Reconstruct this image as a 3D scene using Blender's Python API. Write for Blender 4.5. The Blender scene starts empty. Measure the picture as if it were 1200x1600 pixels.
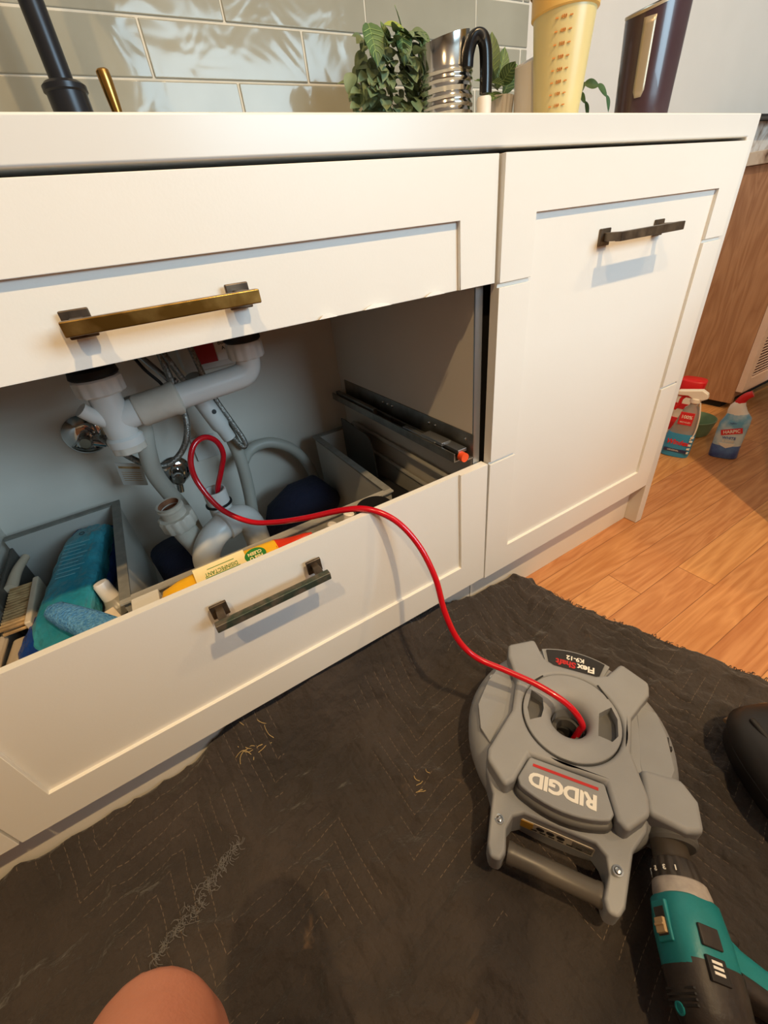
import bpy, bmesh, math, random
from mathutils import Vector, Matrix, noise
random.seed(7)
R_ = math.radians
COL = bpy.context.scene.collection
SC = bpy.context.scene

# ------------------------------------------------------------------ camera
camd = bpy.data.cameras.new('camera')
cam = bpy.data.objects.new('camera', camd); COL.objects.link(cam)
camd.sensor_fit = 'VERTICAL'; camd.sensor_height = 32.0
camd.lens = 641.15 / 1600 * 32.0
camd.clip_start = 0.01
cr = Vector((0.84553709, -0.5228603, -0.10809322))
cd = Vector((-0.37171294, -0.4311424, -0.82215918))
cf = Vector((0.38327082, 0.73534573, -0.55890083))
m = Matrix.Identity(4)
for i in range(3):
    m[i][0] = cr[i]; m[i][1] = -cd[i]; m[i][2] = -cf[i]
m[0][3], m[1][3], m[2][3] = -1.1232, -0.4957, 0.7958
cam.matrix_world = m
SC.camera = cam

# ------------------------------------------------------------------ light
vs = SC.view_settings
vs.view_transform = 'Standard'; vs.look = 'None'; vs.gamma = 1.0; vs.use_curve_mapping = False
vs.exposure = -0.34
SC.cycles.use_denoising = True
w = bpy.data.worlds.new('world'); SC.world = w; w.use_nodes = True
w.node_tree.nodes['Background'].inputs[0].default_value = (0.80, 0.88, 1.0, 1)
w.node_tree.nodes['Background'].inputs[1].default_value = 1.0

def area(name, loc, rot, size, power, color, sy=None, spread=None, shape=None):
    l = bpy.data.lights.new(name, 'AREA'); l.energy = power; l.color = color; l.size = size
    l.shape = shape or ('RECTANGLE' if sy else 'DISK')
    if sy: l.size_y = sy
    if spread: l.spread = spread
    o = bpy.data.objects.new(name, l); COL.objects.link(o); o.location = loc; o.rotation_euler = rot
    return o
WARM = (0.91, 0.62, 0.31)
DL = [(-0.48, -1.22), (-1.80, -1.22), (0.84, -1.22)]
DLP = [62.0, 38.0, 21.0]
for (x, y), p in zip(DL, DLP):
    area('downlight', (x, y, 2.665), (0, 0, 0), 0.07, p, WARM)
area('daylight', (0.6, -3.05, 1.80), (R_(90), 0, 0), 1.7, 112.0, (0.57, 0.83, 1.0), sy=1.0)

# ------------------------------------------------------------------ materials
def s2l(c):
    c = c / 255.0
    return c / 12.92 if c <= 0.04045 else ((c + 0.055) / 1.055) ** 2.4
def rgb(t): return (s2l(t[0]), s2l(t[1]), s2l(t[2]), 1.0)
MATS = {}
def M(name, col=(128, 128, 128), rough=0.5, metal=0.0, var=0.06, vscale=8.0, bump=0.0, bscale=60.0, trans=0.0,
      ior=1.45, coat=0.0, col2=None, alpha=1.0, sss=0.0, thresh=None):
    if name in MATS: return MATS[name]
    mt = bpy.data.materials.new(name); mt.use_nodes = True
    nt = mt.node_tree; b = nt.nodes['Principled BSDF']; L = nt.links.new
    tc = nt.nodes.new('ShaderNodeTexCoord')
    nz = nt.nodes.new('ShaderNodeTexNoise'); nz.inputs['Scale'].default_value = vscale; nz.inputs['Detail'].default_value = 5
    L(tc.outputs['Object'], nz.inputs['Vector'])
    rp = nt.nodes.new('ShaderNodeValToRGB')
    c1 = rgb(col)
    if col2: c2 = rgb(col2)
    else: c2 = tuple(min(1, c * (1 + var)) for c in c1[:3]) + (1,); c1 = tuple(c * (1 - var) for c in c1[:3]) + (1,)
    lo, hi = thresh or (0.35, 0.65)
    rp.color_ramp.elements[0].position = lo; rp.color_ramp.elements[1].position = hi
    rp.color_ramp.elements[0].color = c1; rp.color_ramp.elements[1].color = c2
    L(nz.outputs[0], rp.inputs[0]); L(rp.outputs[0], b.inputs['Base Color'])
    b.inputs['Roughness'].default_value = rough; b.inputs['Metallic'].default_value = metal
    b.inputs['Transmission Weight'].default_value = trans; b.inputs['IOR'].default_value = ior
    b.inputs['Coat Weight'].default_value = coat; b.inputs['Alpha'].default_value = alpha
    if sss:
        b.inputs['Subsurface Weight'].default_value = sss; b.inputs['Subsurface Radius'].default_value = (0.012, 0.004, 0.002)
    if bump:
        n2 = nt.nodes.new('ShaderNodeTexNoise'); n2.inputs['Scale'].default_value = bscale; n2.inputs['Detail'].default_value = 4
        L(tc.outputs['Object'], n2.inputs['Vector'])
        bp = nt.nodes.new('ShaderNodeBump'); bp.inputs['Strength'].default_value = bump; bp.inputs['Distance'].default_value = 0.01
        L(n2.outputs[0], bp.inputs['Height']); L(bp.outputs[0], b.inputs['Normal'])
    MATS[name] = mt
    return mt

M('white_paint', (230, 228, 222), 0.42, var=0.012, vscale=3, bump=0.02, bscale=300)
M('benchtop_white', (220, 219, 215), 0.28, var=0.01)
M('carcass', (220, 214, 203), 0.5, var=0.02)
M('kick_paint', (226, 220, 208), 0.5, var=0.02)
M('chip', (246, 243, 236), 0.7)
M('dark_gap', (28, 26, 25), 0.8)
M('wall_paint', (204, 198, 190), 0.7, var=0.015)
M('room_paint', (150, 146, 140), 0.8, var=0.01)
M('ceiling_paint', (205, 202, 198), 0.8, var=0.01)
M('tile_grout', (204, 198, 184), 0.8, var=0.05, vscale=40)
M('alu', (168, 172, 176), 0.3, 0.9, var=0.05)
M('steel', (190, 188, 182), 0.14, 1.0, var=0.04)
M('rail_steel', (140, 138, 132), 0.38, 0.85, var=0.2, vscale=30)
M('bronze', (74, 62, 52), 0.38, 0.8, col2=(112, 98, 82), vscale=40)
M('brass_worn', (122, 88, 34), 0.3, 0.9, col2=(176, 140, 76), vscale=35, thresh=(0.42, 0.7))
M('verdigris', (70, 82, 70), 0.5, 0.6, col2=(116, 106, 92), vscale=60, thresh=(0.4, 0.6))
M('brass', (178, 134, 70), 0.28, 1.0, var=0.1, vscale=30)
M('black_metal', (40, 42, 48), 0.32, 0.4, var=0.1)
M('pvc', (214, 214, 210), 0.34, var=0.03, vscale=12, sss=0.0)
M('pvc_used', (205, 200, 188), 0.42, col2=(168, 158, 140), vscale=18, thresh=(0.45, 0.9))
M('rust', (92, 50, 30), 0.8, col2=(150, 100, 70), vscale=50)
M('hose_grey', (176, 174, 164), 0.45, var=0.04)
M('braid', (120, 118, 112), 0.35, 0.8, col2=(172, 170, 164), vscale=260, bump=0.3, bscale=400)
M('chrome', (200, 200, 200), 0.06, 1.0, var=0.03)
M('rubber_black', (22, 22, 24), 0.5, var=0.1)
M('paper_white', (214, 212, 206), 0.7, var=0.04)
M('red_print', (176, 34, 36), 0.55, var=0.05)
M('ink', (38, 36, 36), 0.6)
M('orange_clip', (232, 84, 42), 0.4)
M('drawer_grey', (188, 186, 178), 0.42, var=0.02)
M('drawer_edge', (122, 120, 112), 0.5, var=0.12, vscale=60)
M('tray_grey', (92, 88, 80), 0.55, var=0.06)
M('clear_plastic', (226, 224, 218), 0.12, trans=0.86, var=0.02)
M('frost_plastic', (214, 210, 200), 0.3, trans=0.5, var=0.05)
M('pack_teal', (30, 118, 140), 0.28, col2=(60, 150, 166), vscale=10, bump=0.7, bscale=34)
M('pack_teal_deep', (16, 92, 122), 0.35, var=0.1, bump=0.2, bscale=24)
M('pack_blue', (12, 48, 120), 0.26, col2=(20, 68, 148), vscale=14, bump=0.7, bscale=36)
M('print_teal', (112, 176, 188), 0.5)
M('sponge_blue', (64, 134, 200), 0.85, col2=(108, 172, 222), vscale=220, bump=0.7, bscale=300)
M('yellow_pack', (238, 176, 24), 0.36, col2=(246, 196, 60), vscale=9, bump=0.25, bscale=34)
M('cream_pack', (240, 222, 168), 0.4)
M('red_pack', (212, 58, 34), 0.35, var=0.1, bump=0.25, bscale=40)
M('green_print', (38, 120, 48), 0.5)
M('navy', (34, 38, 62), 0.85, var=0.1, bump=0.3, bscale=90)
M('bristle', (206, 172, 122), 0.7, col2=(168, 132, 86), vscale=60)
M('brush_cream', (214, 196, 170), 0.5)
M('cable_red', (196, 14, 32), 0.22, var=0.03, coat=0.4)
M('fs_grey', (141, 144, 149), 0.55, var=0.03, vscale=20, bump=0.04, bscale=700)
M('fs_grey_dark', (92, 92, 92), 0.5, var=0.03)
M('fs_grip', (84, 80, 76), 0.38, var=0.04)
M('fs_inner', (36, 34, 34), 0.5)
M('logo_white', (236, 234, 228), 0.5, var=0.01)
M('logo_red', (188, 36, 36), 0.5, var=0.01)
M('sticker', (196, 188, 174), 0.5)
M('sticker_yellow', (200, 156, 60), 0.5)
M('drill_teal', (24, 118, 124), 0.42, col2=(34, 132, 138), vscale=20, thresh=(0.3, 0.7), bump=0.05, bscale=200)
M('drill_black', (44, 40, 40), 0.55, col2=(60, 54, 50), vscale=40, bump=0.1, bscale=120)
M('drill_grey', (178, 170, 164), 0.45, col2=(150, 142, 138), vscale=60)
M('drill_chuck', (78, 70, 62), 0.42, 0.3, var=0.1)
M('dust', (176, 148, 110), 0.8)
M('case_black', (30, 28, 28), 0.42, var=0.15, vscale=20)
M('case_trim', (146, 116, 84), 0.4)
M('leaf', (52, 84, 44), 0.5, col2=(84, 112, 66), vscale=30)
M('leaf_pale', (92, 112, 80), 0.55, col2=(124, 140, 104), vscale=26)
M('leaf_yellow', (150, 160, 66), 0.5, var=0.15)
M('leaf_vein', (150, 176, 112), 0.5)
M('stem', (92, 104, 58), 0.6)
M('ceramic', (226, 218, 208), 0.4, var=0.015)
M('kettle_black', (20, 20, 22), 0.25, var=0.05)
M('yellow_bottle', (240, 222, 160), 0.3, trans=0.25, var=0.03)
M('yellow_lid', (236, 192, 110), 0.38, trans=0.1)
M('bottle_print', (214, 136, 64), 0.5)
M('burgundy', (62, 42, 46), 0.28, col2=(70, 52, 58), vscale=6, coat=0.3)
M('champagne', (176, 160, 136), 0.35, 0.4)
M('windex_blue', (56, 150, 206), 0.35, var=0.05)
M('windex_clear', (206, 200, 196), 0.14, trans=0.6)
M('windex_navy', (52, 60, 104), 0.4)
M('label_red', (214, 44, 54), 0.45)
M('plastic_red', (206, 30, 36), 0.34)
M('plastic_white', (238, 232, 226), 0.36)
M('harpic_blue', (104, 172, 214), 0.3, col2=(206, 224, 234), vscale=16, thresh=(0.4, 0.6))
M('harpic_deep', (60, 84, 162), 0.3, col2=(96, 136, 200), vscale=22)
M('green_bowl', (118, 146, 118), 0.4)
M('louvre_paint', (222, 196, 184), 0.5)
M('skin', (182, 112, 86), 0.45, col2=(196, 128, 102), vscale=14, sss=0.12, bump=0.06, bscale=260)
M('shorts', (44, 44, 52), 0.9, bump=0.2, bscale=300)
M('shirt', (70, 74, 84), 0.9, bump=0.2, bscale=300)
M('hair', (52, 38, 28), 0.8, bump=0.5, bscale=120)
M('straw', (176, 152, 104), 0.8)
M('lint', (112, 110, 110), 0.95)
M('window_frame', (235, 235, 232), 0.5)

def wood(name, c1, c2, cdark, axis=0, plank=0.0):
    mt = bpy.data.materials.new(name); mt.use_nodes = True; MATS[name] = mt
    nt = mt.node_tree; b = nt.nodes['Principled BSDF']; L = nt.links.new
    N = nt.nodes.new
    tc = N('ShaderNodeTexCoord'); sx = N('ShaderNodeSeparateXYZ'); L(tc.outputs['Object'], sx.inputs[0])
    def math_(op, a, bb=None, c=None):
        n = N('ShaderNodeMath'); n.operation = op
        for i, q in enumerate((a, bb, c)):
            if q is None: continue
            if isinstance(q, (int, float)): n.inputs[i].default_value = q
            else: L(q, n.inputs[i])
        return n.outputs[0]
    along, across = (sx.outputs[0], sx.outputs[1]) if axis == 0 else (sx.outputs[2], sx.outputs[1])
    if plank:
        row = math_('FLOOR', math_('DIVIDE', across, plank))
        rnd = N('ShaderNodeTexWhiteNoise'); rnd.noise_dimensions = '1D'; L(row, rnd.inputs['W'])
        shift = math_('MULTIPLY', rnd.outputs['Value'], 3.7)
        al2 = math_('ADD', along, shift)
        seg = math_('FLOOR', math_('DIVIDE', al2, 1.45))
        r2 = N('ShaderNodeTexWhiteNoise'); r2.noise_dimensions = '2D'
        cb = N('ShaderNodeCombineXYZ'); L(row, cb.inputs[0]); L(seg, cb.inputs[1]); L(cb.outputs[0], r2.inputs['Vector'])
        off = r2.outputs['Value']
    else:
        al2 = along; off = math_('MULTIPLY', along, 0.0)
    cv = N('ShaderNodeCombineXYZ')
    L(math_('MULTIPLY', al2, 1.1), cv.inputs[0]); L(math_('MULTIPLY', across, 9.0), cv.inputs[1]); L(math_('MULTIPLY', off, 20.0), cv.inputs[2])
    nz = N('ShaderNodeTexNoise'); nz.inputs['Scale'].default_value = 1.5; nz.inputs['Detail'].default_value = 3; nz.inputs['Distortion'].default_value = 0.6
    L(cv.outputs[0], nz.inputs['Vector'])
    rings = math_('FRACT', math_('MULTIPLY', nz.outputs[0], 9.0))
    rings = math_('PINGPONG', math_('MULTIPLY', rings, 2.0), 1.0)
    cv2 = N('ShaderNodeCombineXYZ')
    L(math_('MULTIPLY', al2, 6.0), cv2.inputs[0]); L(math_('MULTIPLY', across, 190.0), cv2.inputs[1]); L(off, cv2.inputs[2])
    nf = N('ShaderNodeTexNoise'); nf.inputs['Scale'].default_value = 1.0; nf.inputs['Detail'].default_value = 3
    L(cv2.outputs[0], nf.inputs['Vector'])
    mixv = math_('ADD', math_('MULTIPLY', rings, 0.42), math_('MULTIPLY', nf.outputs[0], 0.58))
    rp = N('ShaderNodeValToRGB'); L(mixv, rp.inputs[0])
    rp.color_ramp.elements[0].position = 0.2; rp.color_ramp.elements[0].color = rgb(c1)
    rp.color_ramp.elements[1].position = 0.8; rp.color_ramp.elements[1].color = rgb(c2)
    hs = N('ShaderNodeHueSaturation'); L(rp.outputs[0], hs.inputs['Color'])
    if plank:
        L(math_('ADD', 0.88, math_('MULTIPLY', off, 0.2)), hs.inputs['Value'])
        L(math_('ADD', 0.494, math_('MULTIPLY', off, 0.01)), hs.inputs['Hue'])
        fy = math_('FRACT', math_('DIVIDE', across, plank)); gy = math_('LESS_THAN', math_('MINIMUM', fy, math_('SUBTRACT', 1.0, fy)), 0.008)
        fx = math_('FRACT', math_('DIVIDE', al2, 1.45)); gx = math_('LESS_THAN', fx, 0.0012)
        g = math_('MAXIMUM', gy, gx)
        mx = N('ShaderNodeMix'); mx.data_type = 'RGBA'; L(math_('MULTIPLY', g, 0.75), mx.inputs[0]); L(hs.outputs[0], mx.inputs[6]); mx.inputs[7].default_value = rgb(cdark)
        L(mx.outputs[2], b.inputs['Base Color'])
    else:
        L(hs.outputs[0], b.inputs['Base Color'])
    b.inputs['Roughness'].default_value = 0.38 if plank else 0.45
    bp = N('ShaderNodeBump'); bp.inputs['Strength'].default_value = 0.08; bp.inputs['Distance'].default_value = 0.002
    L(nf.outputs[0], bp.inputs['Height']); L(bp.outputs[0], b.inputs['Normal'])
    return mt
wood('floor_wood', (184, 122, 70), (214, 156, 102), (110, 60, 30), 0, 0.086)
wood('cabinet_wood', (158, 114, 84), (186, 144, 112), (90, 50, 30), 2, 0)

def tile_material():
    mt = bpy.data.materials.new('glazed_tile'); mt.use_nodes = True; MATS['glazed_tile'] = mt
    nt = mt.node_tree; b = nt.nodes['Principled BSDF']; L = nt.links.new; N = nt.nodes.new
    tc = N('ShaderNodeTexCoord')
    nz = N('ShaderNodeTexNoise'); nz.inputs['Scale'].default_value = 5; nz.inputs['Detail'].default_value = 3; L(tc.outputs['Object'], nz.inputs['Vector'])
    rp = N('ShaderNodeValToRGB'); L(nz.outputs[0], rp.inputs[0])
    rp.color_ramp.elements[0].position = 0.3; rp.color_ramp.elements[1].position = 0.75
    rp.color_ramp.elements[0].color = rgb((142, 140, 127)); rp.color_ramp.elements[1].color = rgb((160, 158, 145))
    L(rp.outputs[0], b.inputs['Base Color'])
    b.inputs['Roughness'].default_value = 0.09; b.inputs['Specular IOR Level'].default_value = 0.28
    n2 = N('ShaderNodeTexNoise'); n2.inputs['Scale'].default_value = 11; n2.inputs['Detail'].default_value = 2; n2.inputs['Distortion'].default_value = 0.8
    L(tc.outputs['Object'], n2.inputs['Vector'])
    bp = N('ShaderNodeBump'); bp.inputs['Strength'].default_value = 0.30; bp.inputs['Distance'].default_value = 0.006
    L(n2.outputs[0], bp.inputs['Height']); L(bp.outputs[0], b.inputs['Normal'])
tile_material()

def marble_material():
    mt = bpy.data.materials.new('marble'); mt.use_nodes = True; MATS['marble'] = mt
    nt = mt.node_tree; b = nt.nodes['Principled BSDF']; L = nt.links.new; N = nt.nodes.new
    tc = N('ShaderNodeTexCoord')
    nz = N('ShaderNodeTexNoise'); nz.inputs['Scale'].default_value = 9; nz.inputs['Detail'].default_value = 8; nz.inputs['Distortion'].default_value = 1.6
    L(tc.outputs['Object'], nz.inputs['Vector'])
    rp = N('ShaderNodeValToRGB'); L(nz.outputs[0], rp.inputs[0])
    e = rp.color_ramp.elements
    e[0].position = 0.36; e[0].color = rgb((92, 68, 54)); e[1].position = 0.56; e[1].color = rgb((206, 196, 186))
    k = e.new(0.44); k.color = rgb((176, 156, 140))
    L(rp.outputs[0], b.inputs['Base Color']); b.inputs['Roughness'].default_value = 0.25
marble_material()

def blanket_material():
    mt = bpy.data.materials.new('quilted_blanket'); mt.use_nodes = True; MATS['quilted_blanket'] = mt
    nt = mt.node_tree; b = nt.nodes['Principled BSDF']; L = nt.links.new; N = nt.nodes.new
    def ma(op, a, bb=None):
        n = N('ShaderNodeMath'); n.operation = op
        for i, q in enumerate((a, bb)):
            if q is None: continue
            if isinstance(q, (int, float)): n.inputs[i].default_value = q
            else: L(q, n.inputs[i])
        return n.outputs[0]
    tc = N('ShaderNodeTexCoord')
    mp = N('ShaderNodeMapping'); mp.inputs['Rotation'].default_value = (0, 0, R_(38)); L(tc.outputs['Object'], mp.inputs['Vector'])
    wn = N('ShaderNodeTexNoise'); wn.inputs['Scale'].default_value = 5; L(tc.outputs['Object'], wn.inputs['Vector'])
    sx = N('ShaderNodeSeparateXYZ'); L(mp.outputs[0], sx.inputs[0])
    X = ma('ADD', sx.outputs[0], ma('MULTIPLY', wn.outputs[0], 0.035)); Y = sx.outputs[1]
    zig = ma('MULTIPLY', ma('PINGPONG', X, 0.125), 1.1)
    t = ma('DIVIDE', ma('ADD', Y, zig), 0.030)
    fr = ma('ABSOLUTE', ma('SUBTRACT', ma('FRACT', t), 0.5))
    line = ma('LESS_THAN', fr, 0.02)
    dash = ma('GREATER_THAN', ma('FRACT', ma('MULTIPLY', X, 170.0)), 0.35)
    wear = ma('GREATER_THAN', wn.outputs[0], 0.49)
    stitch = ma('MULTIPLY', ma('MULTIPLY', line, dash), wear)
    nz = N('ShaderNodeTexNoise'); nz.inputs['Scale'].default_value = 7; nz.inputs['Detail'].default_value = 6; L(tc.outputs['Object'], nz.inputs['Vector'])
    rp = N('ShaderNodeValToRGB'); L(nz.outputs[0], rp.inputs[0])
    e = rp.color_ramp.elements
    e[0].position = 0.3; e[0].color = rgb((41, 35, 32)); e[1].position = 0.7; e[1].color = rgb((58, 50, 46))
    # worn dusty marks with a shape of their own
    n3 = N('ShaderNodeTexNoise'); n3.inputs['Scale'].default_value = 13; n3.inputs['Detail'].default_value = 5; n3.inputs['Distortion'].default_value = 0.5
    mp3 = N('ShaderNodeMapping'); mp3.inputs['Location'].default_value = (3.1, 1.7, 0); L(tc.outputs['Object'], mp3.inputs['Vector']); L(mp3.outputs[0], n3.inputs['Vector'])
    st = N('ShaderNodeValToRGB'); L(n3.outputs[0], st.inputs[0])
    st.color_ramp.elements[0].position = 0.685; st.color_ramp.elements[1].position = 0.74
    m1 = N('ShaderNodeMix'); m1.data_type = 'RGBA'; L(ma('MULTIPLY', st.outputs[0], 0.55), m1.inputs[0]); L(rp.outputs[0], m1.inputs[6]); m1.inputs[7].default_value = rgb((124, 98, 72))
    m2 = N('ShaderNodeMix'); m2.data_type = 'RGBA'; L(ma('MULTIPLY', stitch, 0.45), m2.inputs[0]); L(m1.outputs[2], m2.inputs[6]); m2.inputs[7].default_value = rgb((140, 122, 104))
    L(m2.outputs[2], b.inputs['Base Color'])
    b.inputs['Roughness'].default_value = 0.85; b.inputs['Sheen Weight'].default_value = 0.15
    quilt = ma('MINIMUM', ma('MULTIPLY', fr, 2.2), 0.5)
    n4 = N('ShaderNodeTexNoise'); n4.inputs['Scale'].default_value = 38; n4.inputs['Detail'].default_value = 6; L(tc.outputs['Object'], n4.inputs['Vector'])
    n5 = N('ShaderNodeTexNoise'); n5.noise_type = 'RIDGED_MULTIFRACTAL'; n5.inputs['Scale'].default_value = 9; n5.inputs['Detail'].default_value = 4; n5.inputs['Distortion'].default_value = 0.9; L(tc.outputs['Object'], n5.inputs['Vector'])
    hgt = ma('ADD', ma('ADD', ma('MULTIPLY', quilt, 0.2), ma('MULTIPLY', n4.outputs[0], 1.2)), ma('MULTIPLY', n5.outputs[0], 0.55))
    bp = N('ShaderNodeBump'); bp.inputs['Strength'].default_value = 1.0; bp.inputs['Distance'].default_value = 0.011
    L(hgt, bp.inputs['Height']); L(bp.outputs[0], b.inputs['Normal'])
blanket_material()

# ------------------------------------------------------------------ helpers
WM = {}
def thing(name, label, cat, loc=(0, 0, 0), rot=(0, 0, 0), group=None):
    o = bpy.data.objects.new(name, None); COL.objects.link(o); o.empty_display_size = 0.02
    mw = Matrix.Translation(Vector(loc)) @ (rot if isinstance(rot, Matrix) else
         (Matrix.Rotation(rot[2], 4, 'Z') @ Matrix.Rotation(rot[1], 4, 'Y') @ Matrix.Rotation(rot[0], 4, 'X')))
    o.matrix_world = mw; WM[o.name] = mw.copy()
    o['label'] = label; o['category'] = cat
    if group: o['group'] = group
    return o
def tag(o, label, cat, group=None, kind=None):
    o['label'] = label; o['category'] = cat
    if group: o['group'] = group
    if kind: o['kind'] = kind
    return o
def obj(name, bm, mat, parent=None, world=True, smooth=None, bevel=0.0, seg=2, sub=0, label=None):
    """one mesh object; with world=True the vertices are world coordinates, else the parent's own"""
    if parent is not None and world:
        bm.transform(WM[parent.name].inverted())
    bmesh.ops.recalc_face_normals(bm, faces=bm.faces)
    me = bpy.data.meshes.new(name); bm.to_mesh(me); bm.free()
    for mm in ([mat] if not isinstance(mat, (list, tuple)) else mat):
        me.materials.append(MATS[mm] if isinstance(mm, str) else mm)
    o = bpy.data.objects.new(name, me); COL.objects.link(o)
    if parent is not None:
        o.parent = parent; WM[o.name] = WM[parent.name].copy()
    else: WM[o.name] = Matrix.Identity(4)
    if bevel:
        b = o.modifiers.new('bevel', 'BEVEL'); b.width = bevel; b.harden_normals = True; b.segments = seg; b.limit_method = 'ANGLE'; b.angle_limit = R_(40)
    if sub:
        s = o.modifiers.new('sub', 'SUBSURF'); s.levels = sub; s.render_levels = sub
    if smooth is None: smooth = 35
    if smooth:
        for p in me.polygons: p.use_smooth = True
        if smooth < 180:
            me.set_sharp_from_angle(angle=R_(smooth))
    if label: o['label'] = label
    return o
def top(name, bm, mat, label, cat, loc=None, group=None, **k):
    """a thing that is one mesh, its origin put at loc"""
    if loc is not None: bm.transform(Matrix.Translation(-Vector(loc)))
    o = obj(name, bm, mat, None, **k)
    if loc is not None: o.location = loc; WM[o.name] = Matrix.Translation(Vector(loc))
    return tag(o, label, cat, group)
def struct(name, bm, mat, **k):
    o = obj(name, bm, mat, None, **k); o['kind'] = 'structure'; return o
def box(bm, x0, x1, y0, y1, z0, z1, mi=0, T=None):
    vs_ = [bm.verts.new(v) for v in ((x0, y0, z0), (x1, y0, z0), (x1, y1, z0), (x0, y1, z0), (x0, y0, z1), (x1, y0, z1), (x1, y1, z1), (x0, y1, z1))]
    if T is not None:
        for v in vs_: v.co = T @ v.co
    for f in ((0, 3, 2, 1), (4, 5, 6, 7), (0, 1, 5, 4), (1, 2, 6, 5), (2, 3, 7, 6), (3, 0, 4, 7)):
        q = bm.faces.new([vs_[i] for i in f]); q.material_index = mi
    return vs_
def B(*a, **k):
    bm = bmesh.new(); box(bm, *a, **k); return bm
def rings(bm, rs, cap=True, closed=False, mi=0):
    vr = [[bm.verts.new(p) for p in r] for r in rs]
    n = len(vr[0]); k = len(vr)
    for i in range(k if closed else k - 1):
        a, b = vr[i], vr[(i + 1) % k]
        for j in range(n):
            f = bm.faces.new((a[j], a[(j + 1) % n], b[(j + 1) % n], b[j])); f.material_index = mi
    if cap and not closed:
        f = bm.faces.new(list(reversed(vr[0]))); f.material_index = mi
        f = bm.faces.new(vr[-1]); f.material_index = mi
    return vr
def frame_from(d):
    d = Vector(d).normalized()
    a = Vector((0, 0, 1)) if abs(d.z) < 0.9 else Vector((1, 0, 0))
    x = d.cross(a).normalized(); y = d.cross(x).normalized()
    return x, y
def sring(c, ax, ay, a, b, n=2.0, N=24):
    out = []; c = Vector(c)
    for i in range(N):
        t = 2 * math.pi * i / N; ct, st = math.cos(t), math.sin(t)
        out.append(c + Vector(ax) * (a * math.copysign(abs(ct) ** (2 / n), ct)) + Vector(ay) * (b * math.copysign(abs(st) ** (2 / n), st)))
    return out
def smooth_path(pts, k=6):
    P = [Vector(p) for p in pts]; out = []
    for i in range(len(P) - 1):
        p0 = P[i - 1] if i else P[0] * 2 - P[1]; p1, p2 = P[i], P[i + 1]
        p3 = P[i + 2] if i + 2 < len(P) else p2 * 2 - p1
        for j in range(k):
            t = j / k
            out.append(0.5 * ((2 * p1) + (p2 - p0) * t + (2 * p0 - 5 * p1 + 4 * p2 - p3) * t * t + (3 * p1 - p0 - 3 * p2 + p3) * t ** 3))
    out.append(P[-1]); return out
def tube(bm, pts, r, N=12, k=6, smooth=True, cap=True, mi=0, rib=0.0):
    P = smooth_path(pts, k) if smooth else [Vector(p) for p in pts]
    rs = []; prev = None
    for i, p in enumerate(P):
        d = (P[min(i + 1, len(P) - 1)] - P[max(i - 1, 0)]).normalized()
        if prev is None: x, y = frame_from(d)
        else:
            x = (prev - d * prev.dot(d)).normalized(); y = d.cross(x).normalized()
        prev = x
        rr = r(i / (len(P) - 1)) if callable(r) else r
        if rib and i % 2: rr *= 1 + rib
        rs.append([p + x * (rr * math.cos(2 * math.pi * j / N)) + y * (rr * math.sin(2 * math.pi * j / N)) for j in range(N)])
    rings(bm, rs, cap, mi=mi)
def T(pts, r, **k):
    bm = bmesh.new(); tube(bm, pts, r, **k); return bm
def lathe(bm, prof, c=(0, 0, 0), d=(0, 0, 1), N=32, mi=0, cap=True):
    """prof: (radius, height along d)"""
    c = Vector(c); d = Vector(d).normalized(); x, y = frame_from(d)
    if abs(d.z) > 0.999: x, y = Vector((1, 0, 0)), Vector((0, 1, 0))
    rs = [[c + d * h + x * (max(r, 1e-5) * math.cos(2 * math.pi * j / N)) + y * (max(r, 1e-5) * math.sin(2 * math.pi * j / N)) for j in range(N)] for r, h in prof]
    rings(bm, rs, cap, mi=mi)
def LA(prof, c=(0, 0, 0), d=(0, 0, 1), N=32, **k):
    bm = bmesh.new(); lathe(bm, prof, c, d, N, **k); return bm
def cyl(a, b, r, N=20, r2=None):
    a, b = Vector(a), Vector(b); return LA([(r, 0), (r2 or r, (b - a).length)], a, b - a, N)
def prism(bm, poly, z0, z1, mi=0, top_scale=1.0, inset=0.0):
    n = len(poly); cx = sum(p[0] for p in poly) / n; cy = sum(p[1] for p in poly) / n
    lo = [bm.verts.new((p[0], p[1], z0)) for p in poly]
    hi = [bm.verts.new((cx + (p[0] - cx) * top_scale, cy + (p[1] - cy) * top_scale, z1)) for p in poly]
    for i in range(n):
        f = bm.faces.new((lo[i], lo[(i + 1) % n], hi[(i + 1) % n], hi[i])); f.material_index = mi
    bm.faces.new(list(reversed(lo))).material_index = mi; bm.faces.new(hi).material_index = mi
def PR(poly, z0, z1, **k):
    bm = bmesh.new(); prism(bm, poly, z0, z1, **k); return bm
def join(*bms):
    r = bmesh.new()
    for b in bms:
        me = bpy.data.meshes.new('tmp'); b.to_mesh(me); b.free(); r.from_mesh(me); bpy.data.meshes.remove(me)
    return r
def xf(bm, mat): bm.transform(mat); return bm
def crumple(bm, cuts=3, amp=0.004, sc=40.0, seed=0.0):
    bmesh.ops.subdivide_edges(bm, edges=bm.edges[:], cuts=cuts, use_grid_fill=True)
    bm.normal_update()
    for v in bm.verts:
        p = v.co * sc + Vector((seed, seed * 1.7, 0)); q = v.co * sc * 2.3 + Vector((5, seed, 2))
        v.co += v.normal * (amp * ((1 - abs(noise.noise(p)) * 2) ** 3 * 0.8 + 0.5 * (1 - abs(noise.noise(q)) * 2) ** 3 - 0.5))
    return bm
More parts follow.
